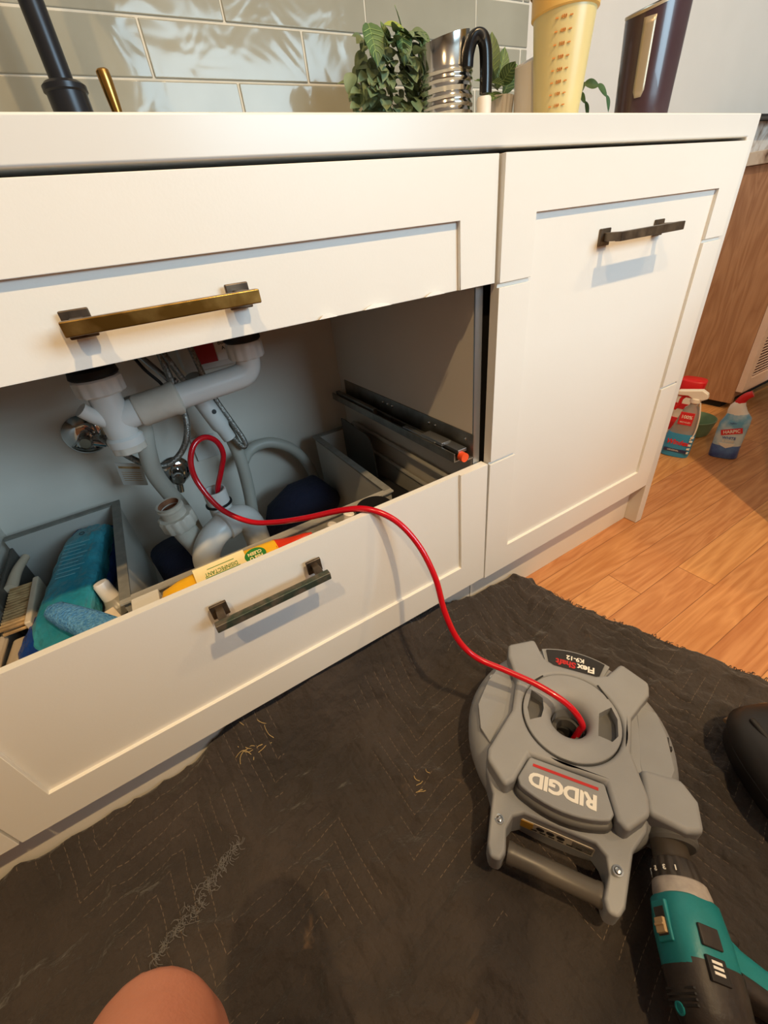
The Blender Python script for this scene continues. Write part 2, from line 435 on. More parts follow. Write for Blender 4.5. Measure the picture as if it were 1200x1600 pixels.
def ell(c, rx, ry, rz, rot=None, u=20, v=12):
    bm = bmesh.new(); bmesh.ops.create_uvsphere(bm, u_segments=u, v_segments=v, radius=1)
    bm.transform(Matrix.Translation(Vector(c)) @ (rot or Matrix.Identity(4)) @ Matrix.Diagonal((rx, ry, rz, 1)))
    return bm
def lump(bm, amp, sc, seed=0.0):
    bm.normal_update()
    for v in bm.verts:
        v.co += v.normal * (noise.noise(v.co * sc + Vector((seed, seed * 2, 0))) * amp)
    return bm
def cut(o, cutter_bm):
    """boolean difference, baked into the mesh"""
    me = bpy.data.meshes.new('cut'); bmesh.ops.recalc_face_normals(cutter_bm, faces=cutter_bm.faces); cutter_bm.to_mesh(me); cutter_bm.free()
    c = bpy.data.objects.new('cut', me); COL.objects.link(c)
    mw = WM[o.name]; c.matrix_world = mw
    o_par = o.parent; 
    md = o.modifiers.new('b', 'BOOLEAN'); md.object = c; md.operation = 'DIFFERENCE'; md.solver = 'EXACT'
    others = [x for x in o.modifiers if x.name != 'b']
    for x in others: x.show_viewport = False
    bpy.context.view_layer.update()
    ev = o.evaluated_get(bpy.context.evaluated_depsgraph_get())
    nm = bpy.data.meshes.new_from_object(ev)
    o.modifiers.remove(md)
    for x in others: x.show_viewport = True
    old = o.data; o.data = nm; nm.name = old.name
    bpy.data.objects.remove(c); bpy.data.meshes.remove(me)
    nm.set_sharp_from_angle(angle=R_(35))
def text(s, size, mat, M_, parent=None, name='lettering', ext=0.0004, world=True, align='CENTER', sx=1.0, bold=0.0, spacing=1.0, shear=0.0):
    cu = bpy.data.curves.new('txt', 'FONT'); cu.body = s; cu.size = size; cu.extrude = ext; cu.align_x = align; cu.align_y = 'CENTER'
    cu.offset = bold; cu.space_character = spacing; cu.resolution_u = 3; cu.shear = shear
    t = bpy.data.objects.new('txt', cu); COL.objects.link(t); bpy.context.view_layer.update()
    me = bpy.data.meshes.new_from_object(t.evaluated_get(bpy.context.evaluated_depsgraph_get()))
    bpy.data.objects.remove(t); bpy.data.curves.remove(cu)
    bm = bmesh.new(); bm.from_mesh(me); bpy.data.meshes.remove(me)
    bm.transform(M_ @ Matrix.Diagonal((sx, 1, 1, 1)))
    if parent is None and name is None: return bm
    return obj(name, bm, mat, parent, world=world, smooth=0)
def basis(o, x, y):
    """matrix with origin o, local x along x, local y along y (orthogonalised)"""
    x = Vector(x).normalized(); y = Vector(y); y = (y - x * y.dot(x)).normalized(); z = x.cross(y)
    mm = Matrix.Identity(4)
    for i in range(3): mm[i][0], mm[i][1], mm[i][2], mm[i][3] = x[i], y[i], z[i], o[i]
    return mm
def heightfield(xs, zs, dep, y0, yb):
    """panel facing -Y: cells of xs x zs pushed in by dep(i,j); side walls; back at yb"""
    bm = bmesh.new()
    nx, nz = len(xs) - 1, len(zs) - 1
    D = [[dep((xs[i] + xs[i + 1]) / 2, (zs[j] + zs[j + 1]) / 2) for j in range(nz)] for i in range(nx)]
    V = {}
    def v(x, y, z):
        k = (round(x, 6), round(y, 6), round(z, 6))
        if k not in V: V[k] = bm.verts.new(k)
        return V[k]
    def q(*p):
        vs_ = [v(*a) for a in p]
        if len(set(vs_)) == 4:
            try: bm.faces.new(vs_)
            except ValueError: pass
    for i in range(nx):
        for j in range(nz):
            y = y0 + D[i][j]; a, b, c, d = xs[i], xs[i + 1], zs[j], zs[j + 1]
            q((a, y, c), (b, y, c), (b, y, d), (a, y, d)); q((a, yb, c), (a, yb, d), (b, yb, d), (b, yb, c))
            yr = y0 + D[i + 1][j] if i + 1 < nx else yb
            if abs(yr - y) > 1e-7: q((b, y, c), (b, yr, c), (b, yr, d), (b, y, d))
            yu = y0 + D[i][j + 1] if j + 1 < nz else yb
            if abs(yu - y) > 1e-7: q((a, y, d), (b, y, d), (b, yu, d), (a, yu, d))
            if i == 0: q((a, y, c), (a, y, d), (a, yb, d), (a, yb, c))
            if j == 0: q((a, y, c), (a, yb, c), (b, yb, c), (b, y, c))
    return bm

# ------------------------------------------------------------------ room
struct('floor', B(-3.6, 3.6, -3.1, 0.62, -0.05, 0), 'floor_wood', smooth=0)
struct('wall_back', B(-3.6, 3.6, 0.612, 0.7, 0, 2.70), 'wall_paint', smooth=0)
struct('wall_left', B(-3.7, -3.6, -3.1, 0.7, 0, 2.70), 'room_paint', smooth=0)
struct('wall_right', B(3.6, 3.7, -3.1, 0.7, 0, 2.70), 'room_paint', smooth=0)
struct('ceiling', B(-3.7, 3.7, -3.2, 0.7, 2.70, 2.78), 'ceiling_paint', smooth=0)
wf = bmesh.new()
box(wf, -3.7, -0.3, -3.2, -3.1, 0, 2.70); box(wf, 1.5, 3.7, -3.2, -3.1, 0, 2.70)
box(wf, -0.3, 1.5, -3.2, -3.1, 0, 1.25); box(wf, -0.3, 1.5, -3.2, -3.1, 2.3, 2.70)
struct('wall_front', wf, 'room_paint', smooth=0)
wn = bmesh.new()
for x in (-0.3, 0.57, 1.45): box(wn, x, x + 0.05, -3.16, -3.1, 1.25, 2.3)
box(wn, -0.3, 1.5, -3.16, -3.1, 1.25, 1.30); box(wn, -0.3, 1.5, -3.16, -3.1, 2.25, 2.3)
struct('window_1', wn, 'window_frame', smooth=0)
top('added_island_block', join(B(-2.6, 1.0, -2.2, -1.38, 0, 0.88), B(-2.65, 1.05, -2.25, -1.36, 0.8805, 0.92)), 'cabinet_wood', 'unseen wooden island-shaped block, added opposite the sink to shade the lower drawers', 'light blocker', loc=(-0.8, -1.8, 0), bevel=0.002)  # unseen island, added to keep window light off the lower fronts
# downlight fittings in the ceiling
for i, (x, y) in enumerate(DL):
    t = thing('ceiling_light', 'small round white downlight recessed in the ceiling, %s' % ('above the dishwasher end', 'above the sink drawers', 'nearest the wooden cabinet')[i], 'ceiling light', (x, y, 2.70), group='ceiling downlights')
    obj('trim_ring', LA([(0.042, 0), (0.055, 0), (0.055, -0.01), (0.042, -0.014), (0.042, 0)], (x, y, 2.70), cap=False), 'ceiling_paint', t)

# splashback of glazed tiles
bm = bmesh.new(); pitch = 0.0765; tx = 0.303
box(bm, -2.6, 0.03, 0.5985, 0.612, 0.90, 1.60)
row = 0; z = 1.0675 - 2 * pitch - 0.0
zz = z
g = bmesh.new()
rr = 0
while zz < 1.58:
    offx = -0.90 if rr % 2 == 0 else -0.748
    x = offx - 6 * tx
    while x < 0.03:
        a, b = max(x + 0.0015, -2.6), min(x + tx - 0.0015, 0.03)
        if b - a > 0.01:
            vs_ = box(g, a, b, 0.5965, 0.603, zz + 0.0015, zz + pitch - 0.0015)
            j = random.uniform(-0.0008, 0.0008)
            for q in vs_: q.co.y += j + random.uniform(-0.0008, 0.0008)
        x += tx
    zz += pitch; rr += 1
sp = struct('trim_1', bm, 'tile_grout', smooth=0)
sp['label'] = 'splashback of glazed grey-green brick tiles behind the benchtop'
obj('splashback_tiles', g, 'glazed_tile', sp, bevel=0.0022, seg=2)

# ------------------------------------------------------------------ benchtop with waterfall end
bm = bmesh.new()
sec = [(0, 0.868), (0, 0.900), (0.60, 0.900), (0.60, 0.868)]
# L-shaped profile in X-Z swept along Y
prof = [(-2.6, 0.868), (-2.6, 0.90), (0.0, 0.90), (0.0, 0.0), (-0.0276, 0.0), (-0.0276, 0.868)]
f0 = [bm.verts.new((x, 0.0, z)) for x, z in prof]; f1 = [bm.verts.new((x, 0.60, z)) for x, z in prof]
for i in range(6): bm.faces.new((f0[i], f0[(i + 1) % 6], f1[(i + 1) % 6], f1[i]))
bm.faces.new(f0); bm.faces.new(list(reversed(f1)))
top('benchtop', bm, 'benchtop_white', 'white stone benchtop with waterfall end panel over the shaker drawers', 'benchtop', loc=(0, 0, 0), bevel=0.0025, seg=3)

# ------------------------------------------------------------------ joinery
ZT, ZB, ZM, ZL = 0.8625, 0.7187, 0.4234, 0.1375
XD, XL = -0.637, -1.510
ST = 0.064
def shaker(x0, x1, z0, z1, top_rail, bot_rail, yf=0.0, rd=0.006, th=0.018, grooves=()):
    xs = [x0, x0 + ST, x1 - ST, x1]; zs = {z0, z1}
    rx0, rx1 = x0 + ST, x1 - ST
    rz0 = z0 + bot_rail; rz1 = z1 - top_rail
    zs |= {rz0, rz1}
    for gz in grooves: zs |= {gz - 0.0030, gz + 0.0030}
    zs = sorted(zs)
    def dep(x, z):
        if rx0 < x < rx1 and rz0 < z < rz1: return rd
        for gz in grooves:
            if abs(z - gz) < 0.0030: return 0.005
        return 0.0
    return heightfield(xs, zs, dep, yf, yf + th)
def handle(parent, xc, zc, yf, mbar, mbase):
    """square-plate bar handle, one sub-part of its front"""
    h = 0.086
    b1 = bmesh.new()
    for s in (-1, 1):
        x = xc + s * (h - 0.012)
        box(b1, x - 0.012, x + 0.012, yf - 0.005, yf, zc - 0.012, zc + 0.012)
        box(b1, x - 0.0055, x + 0.0055, yf - 0.036, yf - 0.004, zc - 0.006, zc + 0.006)
    box(b1, xc - h, xc + h, yf - 0.040, yf - 0.029, zc - 0.0062, zc + 0.0062, mi=1)
    return obj('bar_handle', b1, [mbase, mbar], parent, bevel=0.0012)
C1 = thing('sink_cabinet', 'white shaker sink cabinet with its middle drawer missing and pipes showing', 'cabinet', (-1.0735, 0.3, 0.1375))
obj('side_panel', B(-0.655, -0.639, 0.022, 0.58, 0.14, 0.862), 'carcass', C1, bevel=0.0006, label='pale grey right side panel with a bright metal front edge')
obj('edge_strip', B(-0.6555, -0.641, 0.0195, 0.0225, 0.14, 0.862), 'alu', C1)
obj('side_panel', B(-1.508, -1.492, 0.022, 0.58, 0.14, 0.862), 'carcass', C1)
obj('back_panel', B(-1.492, -0.655, 0.56, 0.568, 0.14, 0.862), 'carcass', C1)
obj('bottom_panel', B(-1.492, -0.655, 0.022, 0.56, 0.14, 0.156), 'carcass', C1)
obj('top_rail', B(-1.492, -0.655, 0.022, 0.10, 0.845, 0.862), 'carcass', C1)
fr = obj('false_front', shaker(XL, XD, ZB, ZT, 0.0645, 0.0), 'white_paint', C1, bevel=0.0007)
handle(fr, -1.077, 0.758, 0.0, 'brass_worn', 'bronze')
for cx_, w_ in ((-0.905, 0.012), (-0.835, 0.020), (-0.745, 0.016)):
    n_ = 9; top_ = [(cx_ + w_ * (i / (n_ - 1) * 2 - 1), ZB + 0.0012 + (0.0035 + 0.002 * random.random()) * math.sin(math.pi * i / (n_ - 1))) for i in range(n_)]
    b_ = bmesh.new(); f_ = [b_.verts.new((x, -0.0004, z)) for x, z in [(cx_ - w_, ZB + 0.0008), (cx_ + w_, ZB + 0.0008)] + top_[::-1][1:-1]]
    b_.faces.new(f_); g_ = bmesh.ops.extrude_face_region(b_, geom=b_.faces[:]); bmesh.ops.translate(b_, verts=[v for v in g_['geom'] if isinstance(v, bmesh.types.BMVert)], vec=(0, 0.0006, 0))
    obj('paint_chip', b_, 'chip', fr, smooth=0)
fl = obj('drawer_front', shaker(XL, XD, ZL, ZM, 0.0, 0.0645), 'white_paint', C1, bevel=0.0007)
handle(fl, -1.075, 0.379, 0.0, 'verdigris', 'bronze')
# the lower drawer's box: U-shaped around the waste pipes
db = bmesh.new()
zr = 0.366; UX0, UX1, UYF, UYB = -1.275, -0.778, 0.130, 0.487
for a in ((-1.476, UX0, UYB, UYB + 0.012), (UX1, -0.668, UYB, UYB + 0.012)):
    box(db, a[0], a[1], a[2], a[3], 0.17, zr)
for x in (UX0, UX1 - 0.010):
    box(db, x, x + 0.010, UYF, UYB, 0.17, zr)
box(db, -1.476, UX0, 0.020, UYB, 0.166, 0.172); box(db, UX1, -0.668, 0.020, UYB, 0.166, 0.172); box(db, UX0, UX1, 0.020, UYF, 0.166, 0.172)
dbo = obj('drawer_box', db, 'drawer_grey', C1, bevel=0.0005)
obj('rim', join(B(-1.476, UX0 + 0.013, UYB, UYB + 0.014, zr, zr + 0.004), B(UX0 - 0.003, UX0 + 0.013, UYF, UYB, zr, zr + 0.004)), 'drawer_edge', dbo)
obj('rim', join(B(UX1 - 0.013, -0.668, UYB, UYB + 0.014, zr, zr + 0.004), B(UX1 - 0.013, UX1 + 0.003, UYF, UYB, zr, zr + 0.004)), 'drawer_edge', dbo)
uf = bmesh.new(); box(uf, UX0, UX1, UYF - 0.006, UYF, 0.17, zr); box(uf, UX0 - 0.003, UX1 + 0.003, UYF - 0.011, UYF + 0.004, zr, zr + 0.003)
obj('clear_divider', uf, 'frost_plastic', C1)
for sx_, nm in ((-1.482, 1), (-0.6655, -1)):
    ms = bmesh.new()
    box(ms, sx_ - 0.004, sx_ + 0.004, 0.02, 0.50, 0.165, 0.235)
    for z, dx in ((0.318, 0.0), (0.372, 0.0)):
        tube(ms, [(sx_ + dx * nm, 0.02, z), (sx_ + dx * nm, 0.495, z)], 0.0052, N=10, smooth=False)
    box(ms, sx_ - 0.002, sx_ + 0.002, 0.02, 0.49, 0.232, 0.312)
    obj('drawer_side', ms, 'drawer_grey', C1, label='metal drawer side with two gallery rails')
# runner left bare where the middle drawer was
rn = bmesh.new()
x1, x0 = -0.6552, -0.692
box(rn, x1 - 0.002, x1, 0.018, 0.53, 0.436, 0.482)
box(rn, x1 - 0.002 - 0.012, x1, 0.018, 0.53, 0.436, 0.439)
box(rn, x0, x0 + 0.003, 0.030, 0.545, 0.436, 0.452); box(rn, x0, x0 + 0.022, 0.030, 0.545, 0.4345, 0.437)
box(rn, x0 + 0.018, x0 + 0.022, 0.030, 0.545, 0.436, 0.452)
box(rn, x0 + 0.006, x0 + 0.016, 0.33, 0.53, 0.440, 0.458)
ro = obj('drawer_runner', rn, 'rail_steel', C1, bevel=0.0005)
lt = bmesh.new(); box(lt, x0 + 0.004, x0 + 0.026, 0.07, 0.135, 0.452, 0.459); box(lt, x0 + 0.010, x0 + 0.030, 0.03, 0.075, 0.449, 0.456); box(lt, x0 + 0.002, x0 + 0.012, 0.09, 0.20, 0.4525, 0.4555)
obj('runner_latch', lt, 'alu', ro, bevel=0.001)
obj('release_clip', LA([(0.0085, 0), (0.0085, 0.012), (0.005, 0.014), (0.005, 0.004)], (x0 + 0.016, 0.018, 0.444), (0, 1, 0), 14), 'orange_clip', ro, label='small orange plastic clip')
for y in (0.04, 0.13, 0.15, 0.29, 0.31, 0.33): obj('runner_screw', LA([(0.0035, 0), (0.0028, 0.0018), (0.0004, 0.0024)], (x1 - 0.002, y, 0.468), (-1, 0, 0), 10), 'steel', ro)

D1 = thing('dishwasher', 'dishwasher behind a tall white panel grooved like three drawers', 'dishwasher', (-0.332, 0.3, 0.0))
body = B(-0.630, -0.034, 0.03, 0.58, 0.12, 0.845)
obj('appliance_body', body, 'dark_gap', D1)
dp = shaker(-0.634, -0.0295, 0.1335, 0.862, 0.065, 0.0645, grooves=(ZB - 0.0035, ZM + 0.001))
tilt = Matrix.Translation((0, 0, 0.1335)) @ Matrix.Rotation(R_(0.66), 4, 'X') @ Matrix.Translation((0, 0, -0.1335))
dp.transform(tilt)
dpo = obj('door_panel', dp, 'white_paint', D1, bevel=0.0007)
handle(dpo, -0.330, 0.752, -0.001, 'bronze', 'bronze')
C2 = thing('base_cabinet', 'white shaker cabinet left of the sink drawers, only its bottom corner in view', 'cabinet', (-1.96, 0.3, 0.0))
obj('cabinet_front', shaker(-2.40, -1.5135, ZL, ZT, 0.0645, 0.0645), 'white_paint', C2, bevel=0.0007)
obj('body', B(-2.40, -1.514, 0.022, 0.58, 0.14, 0.862), 'carcass', C2)
k1 = top('kickboard', B(-2.6, -0.6455, 0.036, 0.052, 0, 0.128), 'kick_paint', 'long white kickboard under the sink drawers, mostly behind the blanket', 'kickboard', loc=(-1.6, 0.044, 0), bevel=0.001)
k2 = top('kickboard', B(-0.644, -0.028, 0.036, 0.052, 0, 0.128), 'kick_paint', 'short white kickboard under the dishwasher', 'kickboard', loc=(-0.33, 0.044, 0), bevel=0.001)
# stainless sink bowl above
sb = bmesh.new()
for a in ((-1.42, -1.402, 0.24, 0.52), (-0.738, -0.72, 0.24, 0.52)): box(sb, a[0], a[1], a[2], a[3], 0.700, 0.866)
box(sb, -1.42, -0.72, 0.24, 0.258, 0.700, 0.866); box(sb, -1.42, -0.72, 0.502, 0.52, 0.700, 0.866); box(sb, -1.42, -0.72, 0.24, 0.52, 0.692, 0.702)
top('sink', sb, 'alu', 'underside of the stainless sink above the white waste pipes', 'sink', loc=(-1.07, 0.31, 0.684))

# ------------------------------------------------------------------ plumbing
W = thing('waste_pipe', 'white plastic waste pipe joining two sink outlets across the cabinet', 'pipe', (-1.18, 0.30, 0.67))
def nut(c, d, r, h, n=12):
    rs = []; c = Vector(c); d = Vector(d).normalized(); x, y = frame_from(d)
    for hh, s in ((0, 0.94), (h * 0.1, 1), (h * 0.9, 1), (h, 0.94)):
        rs.append([c + d * hh + (x * math.cos(2 * math.pi * i / (n * 4)) + y * math.sin(2 * math.pi * i / (n * 4))) * r * s * (1.0 if (i // 2) % 2 else 0.94) for i in range(n * 4)])
    b = bmesh.new(); rings(b, rs); return b
lx = -1.181
obj('tee', join(LA([(0.022, 0), (0.024, 0.004), (0.024, 0.088), (0.021, 0.098), (0.021, 0.11)], (lx, 0.3, 0.548)),
                LA([(0.0285, 0), (0.0285, 0.012), (0.025, 0.016)], (lx, 0.3, 0.548)),
                cyl((lx, 0.3, 0.590), (-1.125, 0.3, 0.598), 0.0225, 24)), 'pvc', W)
obj('tee_cap', nut((lx, 0.3, 0.535), (0, 0, 1), 0.0275, 0.014, 8), 'pvc_used', W)
obj('lock_nut', nut((lx, 0.3, 0.635), (0, 0, 1), 0.0365, 0.026), 'pvc', W)
obj('sealing_ring', LA([(0.033, 0), (0.036, 0.003), (0.034, 0.012), (0.02, 0.022), (0.02, 0.03)], (lx, 0.3, 0.661)), 'rubber_black', W, label='black rubber sealing ring on the left outlet')
obj('sleeve', LA([(0.0245, 0), (0.027, 0.004), (0.0265, 0.055), (0.0285, 0.06), (0.0285, 0.068), (0.022, 0.072)], (-1.147, 0.3, 0.594), (1, 0, 0.09)), 'pvc_used', W)
obj('cross_pipe', T([(-1.08, 0.3, 0.6005), (-1.03, 0.3, 0.604), (-0.985, 0.3, 0.607), (-0.962, 0.3, 0.610), (-0.949, 0.3, 0.619), (-0.944, 0.3, 0.634), (-0.944, 0.3, 0.66)], 0.0215, N=24), 'pvc', W)
obj('lock_nut', nut((-0.944, 0.3, 0.638), (0, 0, 1), 0.032, 0.028), 'pvc', W)
obj('sealing_ring', LA([(0.029, 0), (0.032, 0.003), (0.031, 0.012), (0.02, 0.018), (0.02, 0.026)], (-0.944, 0.3, 0.666)), 'rubber_black', W, label='black rubber sealing ring on the right outlet')
obj('spur', T([(-1.19, 0.295, 0.588), (-1.206, 0.288, 0.606), (-1.218, 0.284, 0.622)], 0.0115, N=16), 'pvc', W)

TR = thing('drain_trap', 'disconnected white drain trap with one stained open end under the sink', 'pipe trap', (-1.11, 0.3, 0.24))
ox = (-1.160, 0.30, 0.36)
ax = Vector((-0.10, -0.06, 1)).normalized()
obj('open_collar', join(LA([(0.0225, 0), (0.0225, 0.046), (0.0245, 0.048), (0.0245, 0.051), (0.0225, 0.053), (0.0235, 0.058), (0.0195, 0.058), (0.018, 0.02)], ox, ax, cap=False)), 'pvc_used', TR, label='open pipe end ringed with brown grime')
obj('grime', LA([(0.0185, 0.038), (0.0190, 0.045), (0.0194, 0.0575)], ox, ax, cap=False), 'rust', TR)
obj('grime_plug', LA([(0.0188, 0.040), (0.010, 0.034), (0.0005, 0.036)], ox, ax, cap=False), 'rust', TR)
obj('lock_nut', nut(Vector(ox) + ax * 0.004, ax, 0.0335, 0.028), 'pvc_used', TR)
obj('inlet_pipe', T([Vector(ox) + ax * 0.03, Vector(ox) - ax * 0.01, (-1.150, 0.302, 0.312), (-1.140, 0.300, 0.262), (-1.128, 0.29, 0.225)], 0.0225, N=24), 'pvc_used', TR)
obj('trap_bend', T([(-1.128, 0.275, 0.214), (-1.144, 0.268, 0.250), (-1.142, 0.264, 0.296), (-1.122, 0.264, 0.328), (-1.094, 0.272, 0.342), (-1.070, 0.285, 0.344)], 0.0265, N=24), 'pvc', TR)
obj('bend_collar', LA([(0.0262, 0), (0.031, 0.002), (0.031, 0.022), (0.0262, 0.024)], (-1.092, 0.272, 0.3425), (0.95, 0.42, 0.05)), 'pvc', TR)
obj('outlet_bend', T([(-1.075, 0.281, 0.344), (-1.052, 0.292, 0.338), (-1.036, 0.300, 0.315), (-1.032, 0.304, 0.28), (-1.032, 0.306, 0.20)], 0.0265, N=24), 'pvc', TR)
obj('standpipe', LA([(0.0225, 0), (0.0225, 0.075), (0.0195, 0.075), (0.0195, 0.03)], (-1.080, 0.306, 0.335), (0.0, 0, 1), cap=False), 'pvc', TR)
obj('ring_seal', LA([(0.0225, 0), (0.0262, 0.001), (0.0262, 0.004), (0.0225, 0.005)], (-1.080, 0.306, 0.376), (0.0, 0, 1)), 'rubber_black', TR, label='thin black rubber ring')

top('waste_hose', T([(-1.150, 0.37, 0.60), (-1.152, 0.38, 0.545), (-1.162, 0.38, 0.50), (-1.168, 0.385, 0.45), (-1.160, 0.39, 0.40), (-1.148, 0.40, 0.34), (-1.14, 0.41, 0.22), (-1.14, 0.42, 0.158)], 0.0165, N=20), 'hose_grey',
    'pale grey hose hanging behind the white tee pipe', 'hose', loc=(-1.15, 0.38, 0.16))
top('waste_hose', T([(-1.03, 0.44, 0.60), (-1.022, 0.45, 0.551), (-1.002, 0.45, 0.487), (-0.992, 0.45, 0.404), (-0.996, 0.45, 0.317), (-1.008, 0.45, 0.224), (-1.01, 0.46, 0.158)], 0.0145, N=20), 'hose_grey',
    'pale grey hose running down right of the red cable loop', 'hose', loc=(-1.01, 0.45, 0.16))
top('waste_hose', T([(-0.985, 0.47, 0.375), (-0.965, 0.49, 0.385), (-0.935, 0.5, 0.392), (-0.895, 0.5, 0.386), (-0.85, 0.5, 0.352), (-0.818, 0.505, 0.295), (-0.802, 0.51, 0.22), (-0.80, 0.515, 0.158)], 0.0135, N=20), 'hose_grey',
    'pale grey hose arching to the right across the cabinet back', 'hose', loc=(-0.80, 0.515, 0.16))
top('braided_hose', T([(-1.232, 0.47, 0.520), (-1.212, 0.44, 0.496), (-1.180, 0.41, 0.466), (-1.141, 0.40, 0.452), (-1.101, 0.40, 0.474), (-1.076, 0.40, 0.520), (-1.072, 0.41, 0.580), (-1.074, 0.42, 0.66), (-1.074, 0.42, 0.683)], 0.0062, N=12), 'braid',
    'grey braided water hose looping up from the left stop valve', 'hose', loc=(-1.14, 0.4, 0.45))
top('braided_hose', T([(-1.075, 0.43, 0.682), (-1.063, 0.41, 0.64), (-1.045, 0.42, 0.585), (-1.022, 0.42, 0.535), (-1.0, 0.42, 0.47), (-0.982, 0.42, 0.432), (-0.975, 0.42, 0.445), (-0.990, 0.425, 0.50), (-1.006, 0.43, 0.56), (-1.02, 0.43, 0.682)], 0.0058, N=12), 'braid',
    'shiny braided hose bent double beside the white cartridge', 'hose', loc=(-0.98, 0.42, 0.43))
top('water_pipe', T([(-1.10, 0.46, 0.683), (-1.108, 0.46, 0.66), (-1.086, 0.45, 0.62), (-1.070, 0.44, 0.597), (-1.060, 0.44, 0.60)], 0.0055, N=10), 'alu', 'thin steel pipe bending behind the cross pipe', 'pipe', loc=(-1.1, 0.46, 0.6))
top('power_lead', T([(-1.115, 0.45, 0.683), (-1.118, 0.45, 0.66), (-1.108, 0.44, 0.63), (-1.092, 0.44, 0.602), (-1.086, 0.45, 0.58)], 0.0032, N=10), 'rubber_black', 'thin black lead hanging behind the cross pipe', 'cable', loc=(-1.1, 0.45, 0.6))
FC = thing('filter_cartridge', 'white cylinder cartridge hanging behind the red cable loop', 'cartridge', (-1.03, 0.425, 0.56))
a, b = Vector((-1.040, 0.42, 0.585)), Vector((-1.004, 0.42, 0.462))
obj('cartridge_body', LA([(0.0165, 0), (0.019, 0.004), (0.019, 0.095), (0.015, 0.105), (0.0145, 0.13)], a, b - a), 'pvc', FC)
obj('dark_band', LA([(0.0195, 0.012), (0.0195, 0.022)], a, b - a), 'bronze', FC)
obj('button', LA([(0.005, 0), (0.004, 0.003)], (-1.018, 0.402, 0.53), (0, -1, 0.2), 12), 'rubber_black', FC)
def valve(c, d, lab, r=0.036):
    t = thing('stop_valve', lab, 'valve', c)
    c = Vector(c); d = Vector(d).normalized()
    obj('cover_plate', LA([(r, 0), (r, 0.002), (r * 0.8, 0.010), (r * 0.4, 0.014), (0.001, 0.015)], c, (0, -1, 0)), 'chrome', t)
    obj('valve_body', LA([(0.011, 0.0), (0.011, 0.03), (0.0145, 0.032), (0.0145, 0.06), (0.010, 0.064)], c, (0, -1, 0), 12), 'chrome', t)
    obj('valve_outlet', cyl(c + Vector((0, -0.048, 0)), c + Vector((0, -0.048, 0)) + d * 0.036, 0.008, 12), 'chrome', t)
valve((-1.265, 0.557, 0.510), (1, 0, -0.5), 'round chrome stop valve left of the white tee pipe', 0.042)
valve((-1.132, 0.557, 0.372), (-0.2, 0, -1), 'round chrome stop valve low on the back panel left of the red loop', 0.036)
tg = bmesh.new(); box(tg, -0.024, 0.024, -0.0008, 0.0008, -0.032, 0.032)
TG = thing('care_tag', 'small white paper tag hanging from the left braided hose', 'tag', (-1.212, 0.46, 0.432), (R_(18), R_(14), R_(-20)))
obj('paper', tg, 'paper_white', TG, world=False)
pl = bmesh.new()
for i in range(5): box(pl, -0.018, 0.018, -0.0012, -0.0008, 0.006 - i * 0.006, 0.0072 - i * 0.006)
box(pl, -0.02, 0.02, -0.0012, -0.0008, 0.018, 0.024)
obj('printed_lines', pl, 'bristle', TG, world=False)
top('wall_plate', B(-1.075, -1.018, 0.552, 0.5565, 0.378, 0.436), 'paper_white', 'pale square plate on the back panel inside the red cable loop', 'plate', loc=(-1.04, 0.555, 0.37), bevel=0.001)
BX = thing('label_box', 'white box with a red and white label under the sink, behind the right outlet', 'box', (-0.97, 0.51, 0.60))
obj('box_body', B(-1.035, -0.90, 0.50, 0.558, 0.592, 0.683), 'paper_white', BX, bevel=0.003)
obj('red_label', B(-1.005, -0.962, 0.4985, 0.5, 0.605, 0.683), 'red_print', BX)
obj('white_label', B(-0.960, -0.905, 0.4985, 0.5, 0.605, 0.683), 'logo_white', BX)
tm = Matrix.Translation((-0.932, 0.4980, 0.634)) @ Matrix.Rotation(R_(90), 4, 'X')
for i, s in enumerate(('Siemen', 'Build. 114', 'A 77 m')):
    text(s, 0.0105, 'ink', Matrix.Translation((0, 0, 0.0165 - i * 0.011)) @ tm, BX, 'printed_text')

# ------------------------------------------------------------------ drain machine
MC = Vector((-0.7345, -0.307, 0.006)); MA = R_(124)
FS = thing('drain_cleaning_machine', 'grey round drain-cleaning machine with red underlined white lettering lying on the blanket', 'drain machine', MC, (0, 0, MA))
def arc(r, a0, a1, n): return [(r * math.cos(R_(a0 + (a1 - a0) * i / n)), r * math.sin(R_(a0 + (a1 - a0) * i / n))) for i in range(n + 1)]
fb = LA([(0.030, 0.004), (0.150, 0.0), (0.158, 0.008), (0.162, 0.030), (0.162, 0.052), (0.156, 0.070), (0.146, 0.082), (0.132, 0.090), (0.080, 0.094), (0.060, 0.094), (0.030, 0.088)], N=72, cap=False)
rings(fb, [[Vector((0.030 * math.cos(2 * math.pi * j / 72), 0.030 * math.sin(2 * math.pi * j / 72), h)) for j in range(72)] for h in (0.088, 0.004)], cap=False)
bmesh.ops.remove_doubles(fb, verts=fb.verts, dist=1e-5)
dh = obj('drum_housing', fb, 'fs_grey', FS, world=False, smooth=28)
cut(dh, B(-0.056, 0.056, 0.1500, 0.20, -0.02, 0.2))
X = [(0.119, -0.106), (0.074, -0.135), (0.052, -0.098), (0.034, -0.090), (-0.034, -0.090), (-0.052, -0.098), (-0.073, -0.131), (-0.116, -0.105), (-0.115, -0.082),
     (-0.088, -0.030), (-0.086, 0.028), (-0.106, 0.084), (-0.106, 0.106), (-0.078, 0.138), (-0.066, 0.128), (-0.052, 0.085),
     (0.052, 0.085), (0.066, 0.128), (0.078, 0.142), (0.110, 0.113), (0.112, 0.098), (0.089, 0.022), (0.092, -0.036), (0.114, -0.080)]
xp = obj('cross_cover', PR(X, 0.072, 0.114), 'fs_grey', FS, world=False, bevel=0.0075, seg=2)
cut(xp, LA([(0.0745, 0.05), (0.0745, 0.13)], N=64))
